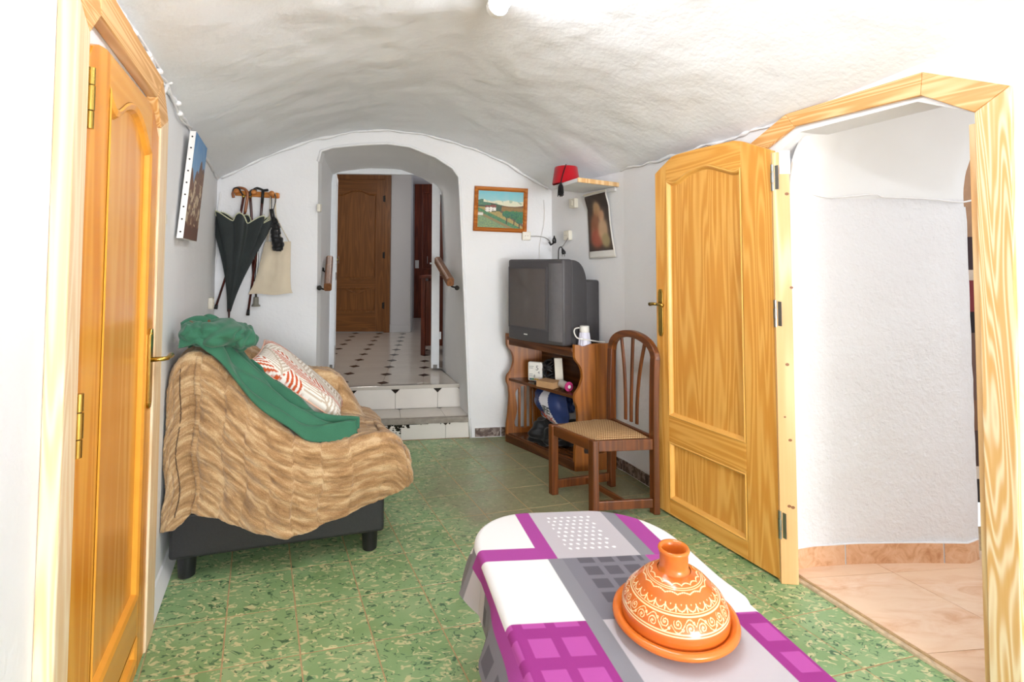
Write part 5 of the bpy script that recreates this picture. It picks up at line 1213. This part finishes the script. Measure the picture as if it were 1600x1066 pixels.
# metal cup hook: grey rubber foot of a crutch showing below the tote
cr_ = thing('crutch', 'crutch with grey rubber foot hanging behind the tote bag', 'crutch', PB.P(.30, 1.05))
MB().tube([up3(411.5, 306, .009), up3(409, 330, .009), up3(404, 380, .009), up3(400.5, 430, .012), up3(400, 464, .024)], .0075, 10).xf(PB.X()).build('shaft', M['steel'], cr_, smooth=True)
u_, o_, z_ = up3(400, 479, .03); MB().lathe([(.030, 0), (.031, .008), (.024, .014), (.019, .02), (.0175, .07), (.014, .072)], 20).xf(lambda v: PB.P(u_+v.x, z_+v.z, max(.001, .032+v.y))).build('rubber_foot', plain('grey_rubber', '#7d7a6e', .7), cr_, smooth=True, split=40)
# ------------------------------------------------------------------ sockets, switches
def socket(pl, px, lab, w_=.08, h_=.08, cat='socket', d=.03, holes=2):
    u, z = pl.uz(*px); r = thing('wall_socket' if cat == 'socket' else 'light_switch', lab, cat, pl.P(u, z-h_/2))
    MB().box((u-w_/2, 0, z-h_/2), (u+w_/2, d, z+h_/2)).xf(pl.X()).build('case', M['cream'], r, bev=.006)
    if cat == 'socket':
        fc = MB().tube([(u, d, z), (u, d+.003, z)], .026, 20).xf(pl.X()).build('face', M['cream'], r)
        for k in (-1, 1): MB().tube([(u+k*.0095, d+.002, z), (u+k*.0095, d+.0036, z)], .003, 8).xf(pl.X()).build('hole', M['black'], fc)
    else: MB().box((u-.012, d, z-.02), (u+.012, d+.006, z+.02)).xf(pl.X()).build('rocker', M['cream'], r, bev=.003)
    return r
socket(PL, (326, 474), 'cream surface socket low in the corner beside the hanging canes', .08, .08)
socket(PL, (246, 342), 'small white switch beside the left door casing', .05, .11, 'switch', .025)
socket(PB, (822, 369), 'cream socket under the lower right corner of the landscape painting', .07, .07)
socket(PR0, (899, 318), 'cream switch on the wall under the corner shelf', .075, .075, 'switch', .035)
socket(PR0, (890, 368), 'cream socket on the wall above the television', .075, .075, 'socket', .035)
# ------------------------------------------------------------------ cables
def cable(name, lab, pts, r, mat, n=40, cat='cable'): return tag(MB().tube(smoothcurve(pts, n), r, 7).build(name, mat, smooth=True), lab, cat)
def up4(pl, x, y, o): q = pl.off(o); u, z = q.uz(x, y); return q.P(u, z)
cable('wall_cable', 'grey cable from the socket under the painting to the hanging plug', [up4(PB, 826, 369, .02), up4(PB, 843, 369.5, .015), up4(PB, 855, 373, .02), up4(PB, 861, 380, .05)], .0035, plain('grey_cable', '#aaa59f', .6), 20)
pw_ = up4(PB, 866, 376, .06) if False else up4(PR0, 866, 376, .05)
plg = thing('hanging_plug', 'black plug dangling above the television beside the corner', 'plug', pw_)
MB().lathe([(.010, -.022), (.016, -.018), (.017, .004), (.013, .014), (.005, .03), (.004, .04)], 14, pw_).build('plug_body', M['black'], plg, smooth=True); MB().tube([pw_+Vector((-.005, 0, -.02)), pw_+Vector((-.03, -.02, -.035)), pw_+Vector((-.045, -.03, -.015))], [.007, .008, .006], 8).build('adapter', M['black'], plg, smooth=True)
cable('wall_cable', 'grey cable from the socket above the television to the black lead', [up4(PR0, 888, 372, .035), up4(PR0, 884, 378, .03), up4(PR0, 880, 384, .03), up4(PR0, 877, 386, .03)], .0035, plain('grey_cable_b', '#a09b95', .6), 20)
lead = [up4(PR0, 880, 390, .06), up4(PR0, 876, 386, .08), up4(PR0, 873, 390, .10), up4(PR0, 872.5, 400, .16), up4(PR0, 872.5, 410, .2)]
cable('television_lead', 'black mains lead running down behind the television', lead, .0045, M['black'], 24)
pb_ = up4(PR0, 880.5, 393, .06); pg2 = thing('mains_plug', 'black angled mains plug on the lead above the television', 'plug', pb_)
MB().tube([up4(PR0, 878.5, 389, .06), up4(PR0, 880.5, 394, .06), up4(PR0, 881, 397, .06)], [.007, .017, .015], 10).build('plug_body', M['black'], pg2, smooth=True)
for dx in (-2, 1.5): MB().tube([up4(PR0, 880.5+dx, 396, .06), up4(PR0, 880.5+dx, 401, .06)], .003, 6).build('prong', M['steel'], pg2)
cable('wall_cable', 'white painted cable running down the back corner', [up4(PB, 850, 312, .01), up4(PB, 851, 330, .01), up4(PB, 850, 350, .01), up4(PB, 845, 375, .01), up4(PB, 843, 400, .01), up4(PB, 844, 520, .01)], .005, M['cable'])
cable('wall_cable', 'white painted cable on the back wall behind the canes', [up4(PB, 345, 300, .008), up4(PB, 340, 340, .008), up4(PB, 338, 400, .008), up4(PB, 331, 450, .008), up4(PB, 329, 465, .008)], .006, M['cable'])
# double cable with clips along the left wall top
def lz(x, y): return up4(PL, x, y, .015)
cA = [lz(165, -6), lz(182, 22), lz(200, 48), lz(216, 70), lz(232, 93), lz(247, 115), lz(262, 130)]
cab = thing('ceiling_cable', 'white double cable clipped along the top of the left wall', 'cable', lz(232, 93))
MB().tube(smoothcurve(cA, 50), .006, 7).build('cable_run', M['cable'], cab, smooth=True); MB().tube([p+Vector((.004, 0, .022)) for p in smoothcurve(cA, 50)], .005, 7).build('cable_run', M['cable'], cab, smooth=True)
MB().tube(smoothcurve([lz(262, 130), lz(268, 150), lz(277, 172), lz(285, 190), lz(300, 200)], 30), .005, 7).build('cable_run', M['cable'], cab, smooth=True)
MB().tube(smoothcurve([lz(262, 131), lz(256, 146), lz(250, 160), lz(248, 190)], 30), .007, 7).build('cable_run', M['cable'], cab, smooth=True)
for x, y in ((186, 30), (205, 56), (228, 90), (230, 96), (246, 116), (262, 132), (276, 165), (279, 181)): MB().ball(lz(x, y)+Vector((.006, 0, .01)), .014, 10, 7, (1, 1, .9)).build('cable_clip', M['cable'], cab, smooth=True)
def pq(x, y): r_ = ray(x, y); return CAM+r_*(2.405/r_.y)
cable('wall_cable', 'thin white cable sagging across the passage wall', [pq(1232, 299), pq(1260, 302), pq(1300, 309), pq(1365, 304), pq(1380, 308), pq(1430, 310), pq(1460, 312), pq(1500, 316), pq(1528, 311)], .004, M['cable'], 60)
# ------------------------------------------------------------------ pictures
def painted(name, fn, nx, nz, X, w_, h_, mat, parent, o):
    mb = MB().grid(lambda a, b: Vector((w_*(a-.5), o, h_*(b-.5))), nx, nz); mb.c = [fn(i/nx, j/nz) for i in range(nx+1) for j in range(nz+1)]; return mb.xf(X).build(name, mat, parent)
M['paint'] = vcol('oil_paint', .5, .4, 160, .3); M['print'] = vcol('printed_paper', .55, .3)
def land(a, b):       # naive farm landscape: b up
    n = noise.noise(Vector((a*9, b*9, 1))); n2 = noise.noise(Vector((a*30, b*30, 4)))
    for tx_, tz2, tr in ((.64, .38, .10), (.80, .36, .12), (.92, .22, .09)):
        dd = math.hypot(a-tx_, (b-tz2)*1.1)/tr+.35*n2
        if dd < 1: return lin((.20+.10*n2+.08*(b-tz2), .44+.10*n2+.3*(b-tz2), .30+.05*n))
        if abs(a-tx_) < .012 and tz2-.26 < b < tz2: return lin('#4a3f30')
    if b > .74+.05*noise.noise(Vector((a*5, 0, 0))): c = lerp(.0, 1.0, min(1, (b-.7)/.3)); return lin((.62-.15*c+.04*n, .80-.05*c, .80))
    hill = .66+.05*math.sin(a*5+1)
    if b > hill-.02 and a > .12:
        return lin((.88+.05*n2, .87, .76)) if n > -.25 else lin('#a9b9a0')
    if a < .28 and b > .60: return lin((.30+.12*n2, .46+.1*n2, .36))
    if a > .16 and a < .40 and .43 < b < .62:
        if b > .56-.1*abs(a-.28): return lin('#7c3b33') if n2 < .3 else lin('#97584a')
        if b < .46 and a > .3: return lin('#5b5a3a')
        return lin('#3f3a3a') if ((a*40) % 3.2 < .8 and (b*60) % 3.2 < 1.3) else lin('#ece6dc')
    if a > .38 and a < .52 and b > .45: return lin((.25+.1*n2, .35+.1*n2, .26))
    if b > .56: return lin('#3d4a3a') if (b > .6 or a < .5) else lin('#7a5a34')
    if a > .52 and b > .46: return lin((.56+.08*n2, .43+.06*n2, .22))
    if a < .12 and .33 < b < .42: return lin('#ddd8cc') if b < .40 else lin('#9c8b7c')
    dg = b-(.55-.75*(a-.38))
    if abs(dg) < .035 and a > .38: return lin('#6b5a48')
    if a > .56 and dg > .03: 
        if abs(a-.65) < .012 or abs(a-.75) < .012: return lin('#4a3f30') if b < .28 else lin('#35603f')
        return lin((.23+.12*n2, .47+.10*n2, .31+.06*n)) if b > .20+.08*n else lin((.62+.1*n2, .68, .62))
    d2 = b-(.42-.55*(a-.14))
    if abs(d2) < .05: return lin((.30+.14*n2, .50+.14*n2, .34))
    if -.12 < d2 < -.05: return lin('#8c7a52')
    if d2 > .05: return lin((.66+.08*n2, .58+.06*n2, .34))
    return lin((.48+.12*n2, .58+.1*n2, .42))
c0 = PB.off(.02); (ua, za_), (ub, zb_), (uc, zc_), (ud, zd_) = c0.uz(741, 290), c0.uz(825, 295), c0.uz(740, 361), c0.uz(823, 364)
pc_ = ((ua+ub+uc+ud)/4, (za_+zb_+zc_+zd_)/4); an = math.atan2((zb_-za_)+(zd_-zc_), (ub-ua)+(ud-uc)); pw2, ph2 = ((ub-ua)+(ud-uc))/2, ((za_-zc_)+(zb_-zd_))/2
LX = lambda v: PB.P(pc_[0]+v[0]*math.cos(an)-v[2]*math.sin(an), pc_[1]+v[0]*math.sin(an)+v[2]*math.cos(an), v[1])
lp = thing('landscape_painting', 'small landscape painting of a white farmhouse in an orange-brown wooden frame', 'painting', LX((0, 0, -ph2/2)))
M['frame'] = wood('orange_brown_frame', '#a85a1c', '#c97a30', 0, 9, 9.0, .25, .4)
fw = .034
for a, b in (([(-1, 1), (1, 1)], 0), ([(1, 1), (1, -1)], 0), ([(1, -1), (-1, -1)], 0), ([(-1, -1), (-1, 1)], 0)):
    (x0, z0), (x1, z1) = a; o1 = lambda x, z: (x*pw2/2, z*ph2/2); i1 = lambda x, z: (x*(pw2/2-fw), z*(ph2/2-fw)); m1 = lambda x, z, k: (x*(pw2/2-fw*k), z*(ph2/2-fw*k))
    rows = []
    for k, o in ((0, .0), (0, .020), (.25, .028), (.6, .024), (.8, .016), (1, .012), (1, 0)): rows.append([Vector((m1(x, z, k)[0], o, m1(x, z, k)[1])) for x, z in a])
    MB().add([v for r_ in rows for v in r_], [(2*i, 2*i+1, 2*i+3, 2*i+2) for i in range(6)]+[(0, 2, 4, 6, 8, 10, 12), (1, 3, 5, 7, 9, 11, 13)]).xf(LX).build('frame_side', M['frame'], lp)
painted('canvas', land, 240, 190, LX, pw2-2*fw+.004, ph2-2*fw+.004, M['paint'], lp, .010)
# canvas on the left wall: sandstone village under blue sky, seen edge-on
def village(a, b):
    n = noise.noise(Vector((a*7, b*9, 2))); n2 = noise.noise(Vector((a*22, b*26, 5))); rg = .60+.10*math.sin(a*6.0)+.09*abs(math.sin(a*11+1))
    if b > rg+.02: return lin((.36+.34*(1-b)+.1*n, .58+.22*(1-b)+.06*n, .80+.06*(1-b)))
    if b < .13+.04*n: return lin((.40+.06*n2, .24, .16))
    if n+.6*n2 > .12 and b < .56: return lin((.80+.1*n2, .72+.08*n2, .60))
    return lin((.48+.12*n2, .33+.08*n2, .24))
o1 = PL.off(.03); (x0, y0), (x1, y1) = o1.uz(296, 203), o1.uz(272, 377); uA = (x0+x1)/2; wA = .42; zA0, zA1 = 1.515, 2.06; lean = .0
uN = 1.62; uFar = uN-.42
VX = lambda v: PL.P(lerp(uFar, uN, v[0])-.34*(v[2]-1.79), v[2], v[1]+.012+.03*(v[2]-1.5))
cv = thing('village_canvas', 'unframed canvas of a sandstone village under blue sky on the left wall', 'painting', VX((.5, 0, zA0)))
MB().box((0, 0, zA0), (1, .026, zA1)).xf(VX).build('stretcher', plain('white_canvas_edge', '#f1eeea', .7, var=.02), cv)
mb = MB().grid(lambda a, b: Vector((a, .0268, lerp(zA0, zA1, b))), 60, 110); mb.c = [village(i/60, j/110) for i in range(61) for j in range(111)]; mb.xf(VX).build('painting', M['paint'], cv)
for k in range(9):
    z = lerp(zA0+.03, zA1-.03, k/8); MB().ball((0, 0, 0), .004, 8, 6).xf(lambda v, z=z: VX((1.0, .013, z))+Vector(v)+PL.d*.003).build('tack', M['iron'], cv)
# print on the right wall: plain stand-in of soft figure-like colour masses
def masses(a, b):
    base = (.28, .24, .22); acc = list(base); n = noise.noise(Vector((a*6, b*8, 3)))*.03
    for cx_, cy_, rx, ry, colr, pw_ in ((.46, .72, .17, .14, (.78, .63, .46), 2), (.66, .60, .13, .10, (.80, .62, .48), 2), (.36, .40, .24, .26, (.62, .40, .28), 2), (.42, .22, .30, .16, (.68, .36, .28), 2), (.70, .36, .20, .20, (.82, .68, .54), 2), (.78, .17, .16, .12, (.66, .60, .44), 2)):
        d = ((a-cx_)/rx)**2+((b-cy_)/ry)**2; w_ = 1/(1+d**4) if d < 4 else 0
        for i in range(3): acc[i] = lerp(acc[i], colr[i], w_*.9)
    return lin([max(0, c+n) for c in acc])
o2 = PR0.off(.006); q4 = [o2.uz(*p) for p in ((916, 304), (951, 295), (921, 404.5), (963, 401.5))]
def PXm(a, b): 
    u = lerp(lerp(q4[2][0], q4[3][0], a), lerp(q4[0][0], q4[1][0], a), b); z = lerp(lerp(q4[2][1], q4[3][1], a), lerp(q4[0][1], q4[1][1], a), b); return PR0.P(u, z-.010*max(0, (b-.8)/.2), .006+.014*math.sin(PI*b)*a+.012*(1-b)*math.sin(a*PI)+.022*max(0, min(1, (b-.75)/.18)))
pr = thing('wall_print', 'tall paper print in brown and flesh tones on a white sheet under the corner shelf', 'print', PXm(.5, 0))
MB().grid(lambda a, b: PXm(a, b), 16, 30).build('sheet', M['paper'], pr, smooth=True, solid=.0012)
mb = MB().grid(lambda a, b: PXm(.035+.92*a, .105+.865*b)+PR0.n*.0018, 80, 140); mb.c = [masses(i/80, j/140) for i in range(81) for j in range(141)]; mb.build('image', M['print'], pr, smooth=True)
MB().tube([PXm(0, 1)+PR0.n*.004, PXm(1, 1)+PR0.n*.004], .006, 8).build('hanging_strip', M['cream'], pr)
# corner shelf and fez
SZ = 1.93; s1 = G(902, 284, SZ); s0 = G(863, 296, SZ); s3 = PR0.P(PR0.uz(958, 288)[0]+.05, SZ, 0); s4 = s3-PR0.d*(s1-s0).length*1.05
sh = thing('corner_shelf', 'rough white shelf board with a bare wood edge above the print', 'shelf', (s0+s1+s3+s4)/4)
def plank(pts, z0, z1): return MB().add([p+Vector((0, 0, z0)) for p in pts]+[p+Vector((0, 0, z1)) for p in pts], [(3, 2, 1, 0), (4, 5, 6, 7)]+[(i, (i+1) % 4, 4+(i+1) % 4, 4+i) for i in range(4)])
plank([s0, s1, s3, s4], 0, .024).build('board', M['wall'], sh)
en = (s3-s1).normalized(); ep = Vector((en.y, -en.x, 0)); plank([s1+ep*.012, s3+ep*.012, s3, s1], -.003, .027).build('edge_strip', M['jamb'], sh, bev=.002)
MB().box((-.02, 0, -.028), (.38, .02, -.002)).xf(lambda v: PR0.P((s4-PR0.A).dot(PR0.d)+v.x, SZ+v.z, v.y)).build('batten', M['wall'], sh)
rr_ = ray(884.5, 290); fzc = CAM+rr_*(3.60/rr_.y); fzc.z = SZ+.0245
fez = thing('fez', 'red felt fez with black tassel on the corner shelf', 'hat', fzc)
MB().lathe([(.097, 0), (.098, .004), (.092, .045), (.081, .118), (.077, .123), (.06, .125), (.001, .126)], 48, fzc, False).build('crown', M['red'], fez, smooth=True, split=60)
tsc = MB().tube(smoothcurve([fzc+Vector((0, 0, .128)), fzc+Vector((-.005, -.04, .130)), fzc+Vector((-.01, -.078, .122)), fzc+Vector((-.03, -.092, .06)), fzc+Vector((-.045, -.092, .0))], 24), .0035, 6).build('tassel_cord', M['blackthread'], fez, smooth=True)
tz_ = fzc+Vector((-.046, -.094, .0)); mb = MB()
for k in range(22):
    a = 2*PI*k/22; rr = .006+.010*(k % 3)/2; mb.tube([tz_, tz_+Vector((rr*math.cos(a), rr*math.sin(a)*.7, -.03)), tz_+Vector((rr*1.3*math.cos(a), rr*math.sin(a), -.075-.008*(k % 4)))], .0032, 5)
mb.build('tassel', M['blackthread'], tsc, smooth=True)['kind'] = 'stuff'
# ------------------------------------------------------------------ beyond the right passage: hanging striped textile
hx_ = 2.62; hg = thing('striped_hanging', 'dark red and black striped textile hanging beyond the passage corner', 'textile', (hx_, 2.95, .3))
for k, (z0, z1, cc) in enumerate(((.05, .18, '#241c1c'), (.18, .25, '#d8c9b8'), (.25, .45, '#4a3630'), (.45, .62, '#7d5a44'), (.62, 1.0, '#6a5148'), (1.0, 1.12, '#241c20'), (1.12, 1.30, '#7c2f34'), (1.30, 1.36, '#c9b7a6'), (1.36, 1.55, '#3c2c2e'))):
    MB().box((2.25, 2.95, z0), (3.4, 2.97, z1)).build('stripe', fabric('stripe_cloth_%d' % k, cc, 200), hg)
